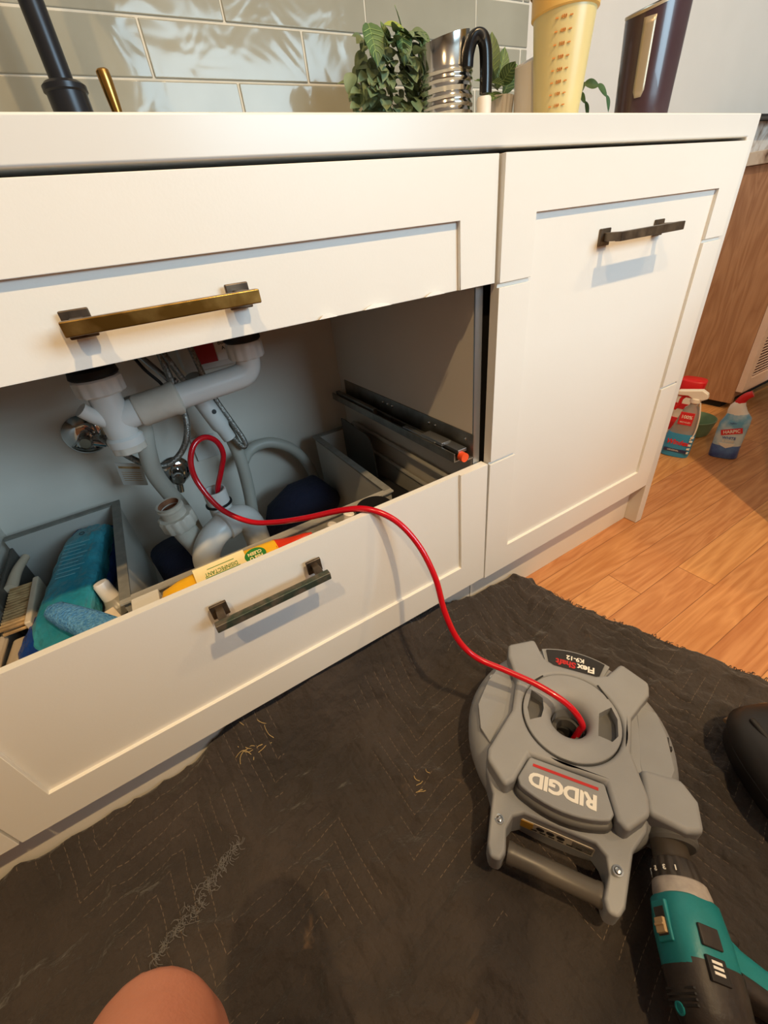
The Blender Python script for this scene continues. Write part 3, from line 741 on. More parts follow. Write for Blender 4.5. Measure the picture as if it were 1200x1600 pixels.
hb = LA([(0.0735, 0.085), (0.0735, 0.1135), (0.0725, 0.1145), (0.058, 0.1142), (0.047, 0.1125), (0.038, 0.109), (0.032, 0.103), (0.0285, 0.094), (0.0275, 0.08), (0.0275, 0.03), (0.0255, 0.03), (0.0255, 0.085)], N=64, cap=False)
hv = obj('hub', hb, 'fs_grey', FS, world=False, smooth=50)
hub_s = LA([(0.0725, 0.088), (0.072, 0.1135), (0.001, 0.1135)], N=64)
# finger windows either side of the hub
winL = [(0.064, -0.024), (0.045, -0.016), (0.041, 0.0), (0.043, 0.018), (0.059, 0.030), (0.066, 0.010)]
winR = [(-0.041, -0.020), (-0.058, -0.036), (-0.067, -0.018), (-0.068, 0.010), (-0.060, 0.022), (-0.041, 0.018)]
for wnd in (winL, winR):
    cut(hv, PR(wnd, 0.09, 0.13))
    obj('finger_recess', join(PR([(x * 0.985, y * 0.98) for x, y in wnd], 0.0945, 0.0965)), 'fs_grey_dark', FS, world=False)
for (xa, ya, rot) in ((0.0, 0.075, 0), (-0.045, -0.060, 128), (0.058, -0.048, 50)):
    obj('hub_clip', B(xa - 0.013, xa + 0.013, ya - 0.0012, ya + 0.0012, 0.1140, 0.1150, T=Matrix.Translation((xa, ya, 0)) @ Matrix.Rotation(R_(rot), 4, 'Z') @ Matrix.Translation((-xa, -ya, 0))), 'fs_inner', FS, world=False)

obj('bore_floor', LA([(0.0255, 0.028), (0.0001, 0.028)], N=32, cap=False), 'fs_inner', FS, world=False)
obj('inner_drum', LA([(0.0265, 0.05), (0.024, 0.066), (0.017, 0.070), (0.016, 0.05)], N=32, cap=False), 'fs_grey_dark', FS, world=False)
# logo plate
LP = [(0.051, 0.0855), (-0.051, 0.0855)] + [(-0.0635, 0.121)] + arc(0.1435, 114, 66, 10) + [(0.0635, 0.121)]
obj('logo_skirt', PR([(x * 1.05, 0.085 + (y - 0.085) * 1.11) for x, y in LP], 0.05, 0.098), 'fs_grey_dark', FS, world=False, bevel=0.006, seg=2)
obj('logo_plate', PR(LP, 0.08, 0.1105), 'fs_grey', FS, world=False, bevel=0.003, seg=2)
text('RIDGID', 0.0262, 'logo_white', Matrix.Translation((0.003, 0.1150, 0.1106)) , FS, 'lettering', world=False, sx=1.08, bold=0.00105, spacing=0.95)
box_r = bmesh.new(); box(box_r, -0.043, 0.045, 0.0945, 0.0985, 0.1104, 0.1112)
obj('red_underline', box_r, 'logo_red', FS, world=False)
LBp = arc(0.140, -111, -69, 14) + arc(0.100, -67, -113, 14)
obj('model_label', PR(LBp, 0.088, 0.0965), 'fs_inner', FS, world=False, label='black curved label with white and red lettering')
lbl = arc(0.1445, -114, -66, 14) + arc(0.097, -64, -116, 14)
obj('label_surround', PR(lbl, 0.06, 0.0935), 'fs_grey', FS, world=False, bevel=0.001)
text('Flex', 0.0172, 'logo_white', Matrix.Translation((-0.0200, -0.1115, 0.0966)), FS, 'lettering', world=False, bold=0.0006)
text('Shaft', 0.0172, 'logo_red', Matrix.Translation((0.0142, -0.1115, 0.0966)), FS, 'lettering', world=False, bold=0.0006)
text('K9-12', 0.0125, 'logo_white', Matrix.Translation((-0.001, -0.1260, 0.0966)), FS, 'lettering', world=False, bold=0.0004)
# drill port housing
obj('drive_housing', PR([(-0.098, 0.040), (-0.150, 0.036), (-0.168, 0.060), (-0.170, 0.098), (-0.150, 0.106), (-0.104, 0.100)], 0.004, 0.104), 'fs_grey', FS, world=False, bevel=0.008, seg=2)
obj('drive_collar', LA([(0.030, 0), (0.030, 0.008), (0.026, 0.012)], (-0.142, 0.098, 0.060), (-0.12, 1, 0), 32), 'fs_grey_dark', FS, world=False)
# handle
HF = [(0.120, 0.060), (0.110, 0.115), (0.094, 0.145), (0.088, 0.205), (0.082, 0.218), (0.068, 0.218), (0.062, 0.205), (0.066, 0.178), (0.060, 0.163), (0.046, 0.154),
      (-0.046, 0.154), (-0.058, 0.163), (-0.063, 0.178), (-0.058, 0.205), (-0.063, 0.218), (-0.076, 0.218), (-0.083, 0.205), (-0.091, 0.145), (-0.108, 0.115), (-0.120, 0.060)]
HF = [(x, y) for x, y in HF]
hfb = PR(HF, 0.022, 0.082)
for v in hfb.verts:
    if v.co.y > 0.15: v.co.z = 0.052 + (v.co.z - 0.052) * (1.0 if v.co.y < 0.17 else 0.75) - (0.002 if v.co.y > 0.19 else 0)
obj('handle_frame', hfb, 'fs_grey', FS, world=False, bevel=0.005, seg=2)
obj('grip', LA([(0.0145, 0), (0.0145, 0.006), (0.0135, 0.008), (0.0135, 0.110), (0.0145, 0.112), (0.0145, 0.12)], (-0.060, 0.197, 0.050), (1, 0, 0), 28), 'fs_grip', FS, world=False, label='dark smooth round carry grip')
SK = Matrix.Translation((0.002, 0.1550, 0.054)) @ Matrix.Rotation(R_(-90), 4, 'X')
sk = bmesh.new(); box(sk, -0.052, 0.052, -0.013, 0.013, -0.0005, 0.0006)
obj('warning_sticker', xf(sk, SK @ Matrix.Rotation(R_(180), 4, 'Z')), 'sticker', FS, world=False)
s2 = bmesh.new(); box(s2, 0.030, 0.050, -0.011, 0.011, 0.0006, 0.0012)
obj('sticker_corner', xf(s2, SK), 'sticker_yellow', FS, world=False)
s3 = bmesh.new()
for i in range(3): lathe(s3, [(0.0055, 0.0006), (0.0055, 0.0012)], (0.020 - i * 0.0135, -0.003, 0), N=16)
for i in range(6): box(s3, 0.024 - i * 0.012, 0.032 - i * 0.012, 0.005, 0.0085, 0.0006, 0.0012)
for i in range(4): box(s3, -0.048, -0.022, -0.009 + i * 0.005, -0.0072 + i * 0.005, 0.0006, 0.0012)
obj('sticker_symbols', xf(s3, SK), 'ink', FS, world=False)
for (x, y, z) in ((0.132, -0.043, 0.0872), (0.128, 0.054, 0.0872), (-0.129, -0.048, 0.0875), (0.078, 0.172, 0.0785), (-0.073, 0.172, 0.0785)):
    obj('screw', join(LA([(0.0065, -0.004), (0.0065, 0.0006), (0.0045, 0.0008), (0.0045, -0.001)], (x, y, z), N=16, cap=False), LA([(0.0042, -0.001), (0.0036, 0.0018), (0.0008, 0.0026)], (x, y, z), N=14)), 'steel', FS, world=False)
ls = bmesh.new(); box(ls, -0.1435, -0.1395, -0.032, 0.002, 0.074, 0.0872); box(ls, -0.1465, -0.137, -0.018, -0.012, 0.074, 0.0876)
obj('side_latch', ls, 'fs_inner', FS, world=False)
# side shoulder panels
for sgn in (1, -1):
    sh = [(sgn * x, y) for x, y in ((0.098, -0.070), (0.128, -0.066), (0.140, -0.030), (0.146, 0.020), (0.132, 0.060), (0.112, 0.078), (0.100, 0.030), (0.100, -0.03))]
    obj('shoulder_panel', PR(sh, 0.07, 0.0925), 'fs_grey', FS, world=False, bevel=0.002)

# ------------------------------------------------------------------ cordless drill
fsm = WM[FS.name]
p0 = fsm @ Vector((-0.1365, 0.104, 0.060)); p1 = fsm @ Vector((-0.172, 0.292, 0.062))
dy = (p1 - p0).normalized()
gdir = (fsm.to_3x3() @ Vector((-0.86, 0.12, -0.36))).normalized()
zax = -(gdir - dy * gdir.dot(dy)).normalized(); xax = dy.cross(zax)
dm = Matrix.Identity(4)
for i in range(3): dm[i][0], dm[i][1], dm[i][2] = xax[i], dy[i], zax[i]
dm = dm @ Matrix.Diagonal((0.94, 0.86, 0.94, 1))
DR = thing('cordless_drill', 'teal and black cordless drill driving the grey machine on the blanket', 'drill', p0, dm)
def Ly(prof, N=32): return LA([(r, h) for r, h in prof], (0, 0, 0), (0, 1, 0), N)
obj('chuck', Ly([(0.019, -0.012), (0.021, 0.0), (0.0235, 0.006), (0.0235, 0.026), (0.0255, 0.030)]), 'drill_chuck', DR, world=False)
rr_ = []
for h, r in ((0.030, 0.026), (0.034, 0.0275), (0.050, 0.0300), (0.056, 0.0305)):
    rr_.append([Vector((math.cos(2 * math.pi * i / 64) * r * (1 if (i // 2) % 2 else 0.95), h, math.sin(2 * math.pi * i / 64) * r * (1 if (i // 2) % 2 else 0.95))) for i in range(64)])
bmt = bmesh.new(); rings(bmt, rr_); obj('torque_collar', bmt, 'drill_black', DR, world=False)
for i, s in enumerate(('1', '3', '5', '7', '9', '11')):
    an = R_(140 - i * 26); c, s_ = math.cos(an), math.sin(an)
    mm = basis(Vector((c * 0.0308, 0.047, s_ * 0.0308)), Vector((s_, 0, -c)), Vector((0, -1, 0)))
    text(s, 0.0085, 'logo_white', mm, DR, 'collar_number', world=False, bold=0.0003)
obj('gear_ring', Ly([(0.0305, 0.056), (0.0325, 0.058), (0.0345, 0.070), (0.0350, 0.086), (0.033, 0.090)]), 'drill_grey', DR, world=False)
def rr(h, a, b, n=2.6, cz=0.0, cx=0.0): return sring((cx, h, cz), (1, 0, 0), (0, 0, 1), a, b, n, 28)
bd = bmesh.new()
rings(bd, [rr(0.076, 0.033, 0.034), rr(0.079, 0.0355, 0.0365), rr(0.115, 0.0365, 0.0385, 3, 0.001), rr(0.148, 0.0345, 0.0385, 3, 0.001), rr(0.160, 0.033, 0.036, 3)])
obj('motor_housing', bd, 'drill_teal', DR, world=False, smooth=50)
ec = bmesh.new()
rings(ec, [rr(0.143, 0.0353, 0.0393, 3), rr(0.160, 0.0345, 0.0388, 3), rr(0.186, 0.0325, 0.0365, 3), rr(0.204, 0.028, 0.032, 2.6), rr(0.208, 0.022, 0.026, 2.4)])
obj('end_cap', ec, 'drill_black', DR, world=False, smooth=45)
rm_ = bmesh.new(); rings(rm_, [rr(0.2015, 0.0295, 0.0335, 2.6), rr(0.206, 0.0285, 0.0322, 2.6), rr(0.2085, 0.0255, 0.029, 2.6)]); obj('end_rim', rm_, 'drill_teal', DR, world=False)
obj('cap_screw', LA([(0.0062, 0), (0.0062, 0.0018), (0.0045, 0.002), (0.0045, 0.001), (0.0005, 0.001)], (0.006, 0.188, 0.0365), (0, 0.25, 1), 16), 'drill_teal', DR, world=False)
# speed switch on top
s_ = bmesh.new(); box(s_, -0.0125, 0.0125, 0.086, 0.130, 0.036, 0.0415)
so = obj('switch_surround', s_, 'drill_teal', DR, world=False, bevel=0.002)
s_ = bmesh.new(); box(s_, -0.0085, 0.0085, 0.094, 0.124, 0.0405, 0.0418); obj('switch_well', s_, 'drill_black', so, world=False)
s_ = bmesh.new(); box(s_, -0.0075, 0.0075, 0.106, 0.122, 0.041, 0.0455); box(s_, -0.0075, 0.0075, 0.112, 0.115, 0.0455, 0.047); obj('speed_switch', s_, 'dust', so, world=False, bevel=0.001)
# rubber inserts and side badge (side towards the grip)
for sg in (-1, 1):
    obj('rubber_insert', B(sg * 0.0362 - 0.0022, sg * 0.0362 + 0.0022, 0.108, 0.130, -0.004, 0.022), 'drill_black', DR, world=False, bevel=0.0015)
    bq = obj('badge', B(sg * 0.0352 - 0.0022, sg * 0.0352 + 0.0022, 0.138, 0.162, -0.002, 0.022), 'ink', DR, world=False, bevel=0.001)
    b_ = bmesh.new()
    for i in range(3): box(b_, sg * 0.0376 - 0.0004, sg * 0.0376 + 0.0004, 0.142 + i * 0.005, 0.1448 + i * 0.005, 0.004, 0.017)
    obj('badge_bars', b_, 'logo_white', bq, world=False)
vt = bmesh.new()
for i in range(4): box(vt, -0.022, 0.022, 0.170 + i * 0.005, 0.1722 + i * 0.005, 0.0345, 0.0374)
obj('vent_slots', vt, 'ink', DR, world=False)
# grip: goes along -Z of the drill, raked backwards
gr = bmesh.new()
def gz(h, y, a, b, n=2.8): return sring((0, y, -h), (1, 0, 0), (0, 1, 0), a, b, n, 24)
rings(gr, [gz(0.020, 0.118, 0.019, 0.036), gz(0.036, 0.122, 0.0185, 0.029), gz(0.055, 0.130, 0.018, 0.0225), gz(0.085, 0.140, 0.018, 0.0215), gz(0.105, 0.146, 0.019, 0.024), gz(0.118, 0.150, 0.026, 0.036), gz(0.128, 0.152, 0.030, 0.044)])
obj('grip', gr, 'drill_teal', DR, world=False, smooth=50)
gb = bmesh.new()
rings(gb, [sring((0, 0.132 + 0.012, -0.040), (1, 0, 0), (0, 1, 0), 0.0196, 0.0135, 3, 20), sring((0, 0.142 + 0.010, -0.070), (1, 0, 0), (0, 1, 0), 0.0196, 0.0135, 3, 20), sring((0, 0.149 + 0.008, -0.100), (1, 0, 0), (0, 1, 0), 0.0196, 0.0135, 3, 20)])
obj('grip_rubber', gb, 'drill_black', DR, world=False, smooth=50)
obj('trigger', xf(ell((0, 0.098, -0.052), 0.009, 0.010, 0.016), Matrix.Identity(4)), 'drill_black', DR, world=False)
bt = bmesh.new(); box(bt, -0.032, 0.032, 0.112, 0.212, -0.170, -0.130)
obj('battery', bt, 'drill_black', DR, world=False, bevel=0.007, seg=3)

# ------------------------------------------------------------------ blanket
NX, NY = 230, 170
bl = bmesh.new(); grid = []
def sstep(a, b, t):
    t = max(0, min(1, (t - a) / (b - a))); return t * t * (3 - 2 * t)
prof_h = [(-2.2, 0.036), (-1.6, 0.036), (-1.46, 0.030), (-1.30, 0.040), (-1.20, 0.088), (-1.05, 0.108), (-0.85, 0.100), (-0.74, 0.072), (-0.64, 0.046), (-0.55, 0.038), (-0.45, 0.030)]
def hk(x):
    for (a, ha), (b, hb_) in zip(prof_h, prof_h[1:]):
        if a <= x <= b: return ha + (hb_ - ha) * (x - a) / (b - a)
    return 0.04 if x < -2 else 0.03
edge = [(0.036, -0.478), (0.0, -0.462), (-0.061, -0.447), (-0.162, -0.416), (-0.238, -0.391), (-0.349, -0.352), (-0.443, -0.315), (-0.7, -0.25), (-1.3, -0.12)]
def xe(y):
    for (a, xa), (b, xb) in zip(edge, edge[1:]):
        if a >= y >= b: return xa + (xb - xa) * (a - y) / (a - b)
    return edge[-1][1]
def flat(x, y):
    """1 on open blanket, 0 where heavy things press it flat"""
    d = min(math.hypot(x + 0.7345, y + 0.307) - 0.17, math.hypot(x + 0.83, y + 0.55) - 0.13, math.hypot(x + 0.88, y + 0.42) - 0.07)
    return sstep(0.0, 0.07, d)
for j in range(NY + 1):
    y = 0.0335 - (1.15) * (j / NY) ** 1.15; rowv = []
    for i in range(NX + 1):
        u = i / NX; xr = xe(y)
        rag = 0.006 * noise.noise(Vector((0, y * 60, 3))) + 0.010 * noise.noise(Vector((0, y * 16, 9)))
        xr += rag
        x = -2.2 + (xr + 2.2) * (1 - (1 - u) ** 1.15)
        n1 = noise.noise(Vector((x * 9, y * 9, 0.3))); n2 = noise.noise(Vector((x * 24 + y * 14, y * 26 - x * 8, 1.7))); n3 = noise.noise(Vector((x * 60, y * 60, 4)))
        ridge = (1 - abs(noise.noise(Vector((x * 7 + y * 3, y * 11, 7.7))))) ** 6
        ridge2 = (1 - abs(noise.noise(Vector((x * 16 - y * 9, y * 20 + x * 5, 2.2))))) ** 7
        k = flat(x, y)
        h = 0.0055 + k * (0.0045 * (n1 + 0.4) + 0.0034 * n2 + 0.0014 * n3 + 0.012 * ridge + 0.009 * ridge2)
        h = max(h, 0.0022 if k > 0 else 0.0055)
        wgt = sstep(-0.10, 0.034, y) ** 1.6
        h += hk(x) * wgt * (1 + 0.15 * noise.noise(Vector((x * 12, 0, 5))))
        e = sstep(0, 0.03, xr - x)
        h = h * (0.55 + 0.45 * e) if x > xr - 0.03 else h
        yy = y - (0.004 + 0.004 * noise.noise(Vector((x * 14, 0, 8)))) * wgt
        rowv.append(bl.verts.new((x, yy, max(h, 0.0015))))
    grid.append(rowv)
for j in range(NY):
    for i in range(NX):
        bl.faces.new((grid[j][i], grid[j + 1][i], grid[j + 1][i + 1], grid[j][i + 1]))
bo = top('moving_blanket', bl, 'quilted_blanket', 'dark brown quilted moving blanket spread over the floor against the cabinets', 'blanket', smooth=180)
so_ = bo.modifiers.new('thick', 'SOLIDIFY'); so_.thickness = 0.0015; so_.offset = -1
# threads, straw and lint lying on it
def surf(x, y, dz=0.012):
    best = None
    j = min(range(NY + 1), key=lambda q: abs(0.0335 - 1.15 * (q / NY) ** 1.15 - y))
    r = gridc[j]
    c_ = min(r, key=lambda p: abs(p[0] - x)); return Vector((x, y, c_[2] + dz))
gridc = [[tuple(v.co) for v in me_row] for me_row in []]
me_ = bo.data; gridc = [[tuple(me_.vertices[j * (NX + 1) + i].co) for i in range(NX + 1)] for j in range(NY + 1)]
for k_, (cx_, cy_, n_, L_, mat_, lab_) in enumerate(((-1.177, -0.012, 11, 0.030, 'straw', 'wisp of dry pale straw on the blanket below the lower handle'), (-0.962, -0.212, 5, 0.014, 'straw', 'small tuft of straw on the blanket left of the machine'))):
    b_ = bmesh.new()
    for q in range(n_):
        a0 = random.uniform(-0.5, 0.7) + 2.5; px, py = cx_ + random.uniform(-0.035, 0.035) * (L_ / 0.03), cy_ + random.uniform(-0.012, 0.012)
        pts = []
        for s in range(4):
            pts.append(surf(px, py, 0.0022 + 0.001 * (q % 3))); px += math.cos(a0) * L_ * 0.3; py += math.sin(a0) * L_ * 0.3; a0 += random.uniform(-0.7, 0.7)
        tube(b_, pts, 0.0006, N=5, k=3)
    top('straw_wisp', b_, mat_, lab_, 'straw', loc=surf(cx_, cy_, 0))
b_ = bmesh.new()
LX0, LY0, LX1, LY1 = -1.399, -0.184, -1.265, -0.118
for q in range(210):
    t = random.random(); wd_ = 0.0015 + 0.004 * math.sin(math.pi * t); px, py = LX0 + (LX1 - LX0) * t + random.gauss(0, wd_), LY0 + (LY1 - LY0) * t + random.gauss(0, wd_)
    a0 = random.uniform(0, 6.28); l = random.uniform(0.002, 0.009)
    pts = [surf(px, py, 0.0015), surf(px + l * math.cos(a0), py + l * math.sin(a0), 0.003), surf(px + l * 1.6 * math.cos(a0 + 0.5), py + l * 1.6 * math.sin(a0 + 0.5), 0.0015)]
    tube(b_, pts, 0.0004, N=4, k=2)
lt_ = top('frayed_tear', b_, 'lint', 'streak of pale frayed lint on the blanket above the knee', 'lint', loc=surf(-1.28, -0.17, 0)); lt_['kind'] = 'stuff'
b_ = bmesh.new()
for q in range(120):
    y = random.uniform(-0.46, 0.02); x = xe(y) + random.uniform(-0.004, 0.001); a0 = random.uniform(-1.0, 1.2); l = random.uniform(0.003, 0.012)
    z_ = 0.006
    tube(b_, [(x - 0.004, y, z_), (x + l * 0.5 * math.cos(a0), y + l * 0.5 * math.sin(a0), z_ + random.uniform(0, 0.005)), (x + l * math.cos(a0), y + l * math.sin(a0), 0.002)], 0.0006, N=4, k=2)
fo = obj('frayed_edge', b_, 'quilted_blanket', bo); fo['kind'] = 'stuff'

# ------------------------------------------------------------------ red drain cable
cab = [(-0.733, -0.318, 0.045), (-0.726, -0.322, 0.085), (-0.724, -0.322, 0.107), (-0.733, -0.298, 0.136), (-0.752, -0.253, 0.150), (-0.780, -0.206, 0.160), (-0.808, -0.165, 0.172), (-0.825, -0.135, 0.204), (-0.832, -0.110, 0.257), (-0.830, -0.085, 0.315),
       (-0.836, -0.052, 0.366), (-0.856, -0.022, 0.408), (-0.886, 0.008, 0.4290), (-0.918, 0.042, 0.425), (-0.966, 0.10, 0.400), (-1.011, 0.16, 0.378), (-1.049, 0.20, 0.376), (-1.085, 0.235, 0.403), (-1.103, 0.26, 0.452), (-1.102, 0.27, 0.490),
       (-1.085, 0.28, 0.518), (-1.062, 0.29, 0.523), (-1.044, 0.298, 0.506), (-1.040, 0.303, 0.476), (-1.056, 0.306, 0.440), (-1.074, 0.306, 0.405), (-1.081, 0.306, 0.365), (-1.081, 0.306, 0.345)]
top('drain_cable', T(cab, 0.0052, N=14, k=8), 'cable_red', 'long red cable running from the grey machine over the drawer into the drain', 'cable', loc=(-0.886, 0.008, 0.4237))

# ------------------------------------------------------------------ things in the lower drawer
Y = Vector
def loft(secs, N=24):
    b = bmesh.new(); rs = []
    for i, s in enumerate(secs):
        c, a, bb, n, up = Vector(s[0]), s[1], s[2], s[3], Vector(s[4]) if len(s) > 4 else Vector((0, 0, 1))
        d = Vector(secs[min(i + 1, len(secs) - 1)][0]) - Vector(secs[max(i - 1, 0)][0]); d.normalize()
        x = d.cross(up).normalized(); y = x.cross(d).normalized()
        rs.append(sring(c, x, y, a, bb, n, N))
    rings(b, rs); return b
TP = thing('wipes_pack', 'large teal soft pack of wipes lying in the left of the lower drawer', 'wipes pack', (-1.35, 0.26, 0.28))
b_ = loft([((-1.318, 0.455, 0.335), 0.030, 0.004, 2.5), ((-1.322, 0.44, 0.338), 0.036, 0.020, 3), ((-1.335, 0.40, 0.336), 0.038, 0.030, 4), ((-1.350, 0.33, 0.330), 0.040, 0.031, 4), ((-1.364, 0.26, 0.322), 0.042, 0.031, 4), ((-1.374, 0.20, 0.318), 0.043, 0.030, 3.4), ((-1.374, 0.165, 0.318), 0.045, 0.026, 2.6), ((-1.360, 0.115, 0.316), 0.036, 0.018, 2.2), ((-1.345, 0.065, 0.312), 0.024, 0.010, 2), ((-1.34, 0.035, 0.306), 0.020, 0.003, 2)], 28)
obj('pack', crumple(lump(b_, 0.006, 26), 3, 0.0035, 34), 'pack_teal', TP, smooth=25)
PMx = basis(Vector((-1.346, 0.345, 0.3635)), Vector((0.97, -0.16, 0.0)), Vector((0.18, 0.97, 0.09)))
b_ = bmesh.new()
for i in range(9): box(b_, -0.024, 0.020 - 0.006 * (i % 3), 0.028 - i * 0.0115, 0.0285 - i * 0.0115 + 0.0015, 0, 0.0006)
obj('printed_lines', xf(b_, PMx), 'print_teal', TP)
obj('printed_roundel', xf(LA([(0.005, 0), (0.005, 0.0008), (0.0038, 0.0008), (0.0038, 0)], cap=False), PMx @ Matrix.Translation((0.002, 0.058, 0))), 'ink', TP)
b_ = loft([((-1.326, 0.470, 0.338), 0.030, 0.004, 2.5, (0.3, 0, 1)), ((-1.326, 0.455, 0.335), 0.044, 0.014, 3), ((-1.338, 0.40, 0.312), 0.046, 0.020, 3), ((-1.356, 0.30, 0.300), 0.046, 0.020, 3), ((-1.371, 0.25, 0.296), 0.04, 0.004, 3)], 24)
top('wipes_pack', lump(b_, 0.006, 30, 3), 'pack_blue', 'dark blue pack tucked under the far end of the teal pack', 'wipes pack', loc=(-1.31, 0.38, 0.29), smooth=60)
b_ = loft([((-1.405, 0.28, 0.30), 0.006, 0.02, 2, (0.6, 0, 1)), ((-1.412, 0.23, 0.300), 0.026, 0.036, 2.6, (0.6, 0, 1)), ((-1.414, 0.17, 0.295), 0.034, 0.042, 2.8, (0.6, 0, 1)), ((-1.400, 0.11, 0.290), 0.034, 0.040, 2.6, (0.6, 0, 1)), ((-1.385, 0.055, 0.285), 0.03, 0.006, 2.2, (0.6, 0, 1))], 24)
top('wipes_pack', crumple(lump(b_, 0.008, 26, 5), 3, 0.004, 34, 3), 'pack_blue', 'bright blue crumpled pack leaning left of the teal pack', 'wipes pack', loc=(-1.405, 0.17, 0.25), smooth=60)
b_ = loft([((-1.384, 0.205, 0.357), 0.006, 0.005, 2), ((-1.376, 0.192, 0.358), 0.016, 0.011, 2.2), ((-1.352, 0.160, 0.356), 0.021, 0.014, 2.3), ((-1.325, 0.125, 0.352), 0.024, 0.015, 2.3), ((-1.300, 0.095, 0.346), 0.023, 0.014, 2.3), ((-1.284, 0.075, 0.342), 0.012, 0.007, 2)], 24)
top('cleaning_sponge', lump(b_, 0.003, 60), 'sponge_blue', 'light blue microfibre sponge beside the teal pack', 'sponge', loc=(-1.34, 0.14, 0.34), smooth=60)
PB = thing('pump_bottle', 'small clear pump bottle with a frosted white cap in the drawer', 'bottle', (-1.300, 0.215, 0.255))
pb0, pbd = Vector((-1.296, 0.200, 0.225)), Vector((-0.12, 0.22, 0.95)).normalized()
obj('bottle', LA([(0.0005, 0), (0.020, 0), (0.0215, 0.004), (0.0215, 0.055), (0.019, 0.066), (0.012, 0.072), (0.012, 0.080)], pb0, pbd, cap=False), 'clear_plastic', PB)
obj('collar', LA([(0.0215, 0.0), (0.0215, 0.014), (0.0165, 0.020), (0.013, 0.032)], pb0 + pbd * 0.068, pbd), 'frost_plastic', PB)
obj('cap', LA([(0.0135, 0.0), (0.0125, 0.030), (0.0105, 0.034)], pb0 + pbd * 0.098, pbd), 'plastic_white', PB)
# more bits beside it
b_ = bmesh.new(); box(b_, -0.009, 0.009, -0.022, 0.022, -0.006, 0.006, T=Matrix.Translation((-1.295, 0.125, 0.340)) @ Matrix.Rotation(R_(20), 4, 'Z') @ Matrix.Rotation(R_(30), 4, 'X'))
top('cream_clip', b_, 'brush_cream', 'short cream plastic stick right of the blue sponge', 'clip', loc=(-1.295, 0.125, 0.33), bevel=0.002)
b_ = bmesh.new(); lathe(b_, [(0.0005, 0), (0.016, 0.0), (0.017, 0.003), (0.017, 0.05), (0.010, 0.06), (0.010, 0.07)], (-1.262, 0.098, 0.29), (0.1, 0.1, 1), 24)
top('small_bottle', b_, 'frost_plastic', 'small frosted bottle between the pump bottle and the drawer front', 'bottle', loc=(-1.262, 0.098, 0.29))
b_ = LA([(0.011, 0), (0.011, 0.022), (0.009, 0.026)], (-1.243, 0.060, 0.338), (0.2, 0.1, 1), 20)
top('blue_cap', b_, 'windex_blue', 'blue plastic bottle cap by the corner of the yellow pack', 'bottle cap', loc=(-1.243, 0.06, 0.338))
top('small_bottle', LA([(0.0005, 0), (0.012, 0), (0.0125, 0.05), (0.008, 0.058), (0.008, 0.066)], (-1.243, 0.060, 0.27), (0.0, 0.0, 1), 20), 'frost_plastic', 'slim frosted bottle under the blue cap', 'bottle', loc=(-1.243, 0.06, 0.27))
# dustpan brush
DB = thing('dish_brush', 'cream brush with pale bristles at the left end of the drawer', 'brush', (-1.45, 0.27, 0.27))
obj('brush_handle', T([(-1.452, 0.455, 0.335), (-1.458, 0.40, 0.340), (-1.462, 0.345, 0.338)], lambda t: 0.007 + 0.003 * t, N=12), 'brush_cream', DB)
b_ = bmesh.new()
for q in range(15):
    t = q / 14; y = 0.345 - 0.115 * t
    for s in range(2):
        z = 0.334 - s * 0.010
        tube(b_, [(-1.428 + random.uniform(-0.002, 0.002), y + random.uniform(-0.002, 0.002), z), (-1.464, y + random.uniform(-0.001, 0.001), z + 0.002)], 0.0030, N=7, smooth=False)
br = obj('bristles', b_, 'bristle', DB); br['kind'] = 'stuff'
b_ = bmesh.new(); box(b_, -1.428, -1.418, 0.215, 0.352, 0.310, 0.342); obj('brush_head', b_, 'brush_cream', DB, bevel=0.003)
DP = thing('dustpan_brush', 'cream plastic brush holder in front of the pale bristles', 'brush', (-1.45, 0.16, 0.27))
b_ = bmesh.new(); tube(b_, [(-1.472, 0.235, 0.315), (-1.476, 0.18, 0.312), (-1.474, 0.12, 0.308)], 0.008, N=10); obj('rod', b_, 'brush_cream', DP)
b_ = loft([((-1.452, 0.235, 0.300), 0.012, 0.006, 3), ((-1.452, 0.19, 0.298), 0.017, 0.007, 3), ((-1.450, 0.13, 0.294), 0.022, 0.006, 3), ((-1.448, 0.09, 0.290), 0.023, 0.004, 3)], 20); obj('paddle', b_, 'brush_cream', DP)
b_ = bmesh.new(); box(b_, -1.432, -1.420, 0.125, 0.200, 0.312, 0.322); box(b_, -1.418, -1.411, 0.130, 0.160, 0.312, 0.320); obj('clip', b_, 'brush_cream', DP, bevel=0.002)
top('dark_tray', join(B(-1.476, -1.47, 0.30, 0.486, 0.175, 0.35), B(-1.462, -1.4, 0.34, 0.35, 0.18, 0.30)), 'tray_grey', 'dark grey divider at the far left of the drawer', 'tray', loc=(-1.46, 0.4, 0.175), bevel=0.002)

# yellow disinfectant wipes pack
YP = thing('wipes_pack', 'yellow disinfectant wipes pack with a red end behind the drawer front', 'wipes pack', (-1.10, 0.08, 0.30))
upv = Vector((0.05, -0.35, 1)).normalized()
sx_ = [(-1.226, 0.082, 0.366, 0.004, 0.018, 2), (-1.218, 0.083, 0.360, 0.017, 0.026, 2.4), (-1.190, 0.083, 0.358, 0.024, 0.030, 3), (-1.14, 0.083, 0.358, 0.026, 0.032, 3.4), (-1.08, 0.083, 0.358, 0.026, 0.032, 3.4), (-1.033, 0.083, 0.358, 0.025, 0.032, 3.4)]
sr_ = [(-1.033, 0.083, 0.358, 0.0252, 0.0322, 3.4), (-1.012, 0.083, 0.359, 0.021, 0.029, 2.8), (-0.994, 0.083, 0.364, 0.016, 0.024, 2.3), (-0.978, 0.083, 0.368, 0.010, 0.018, 2), (-0.968, 0.083, 0.370, 0.003, 0.014, 2)]
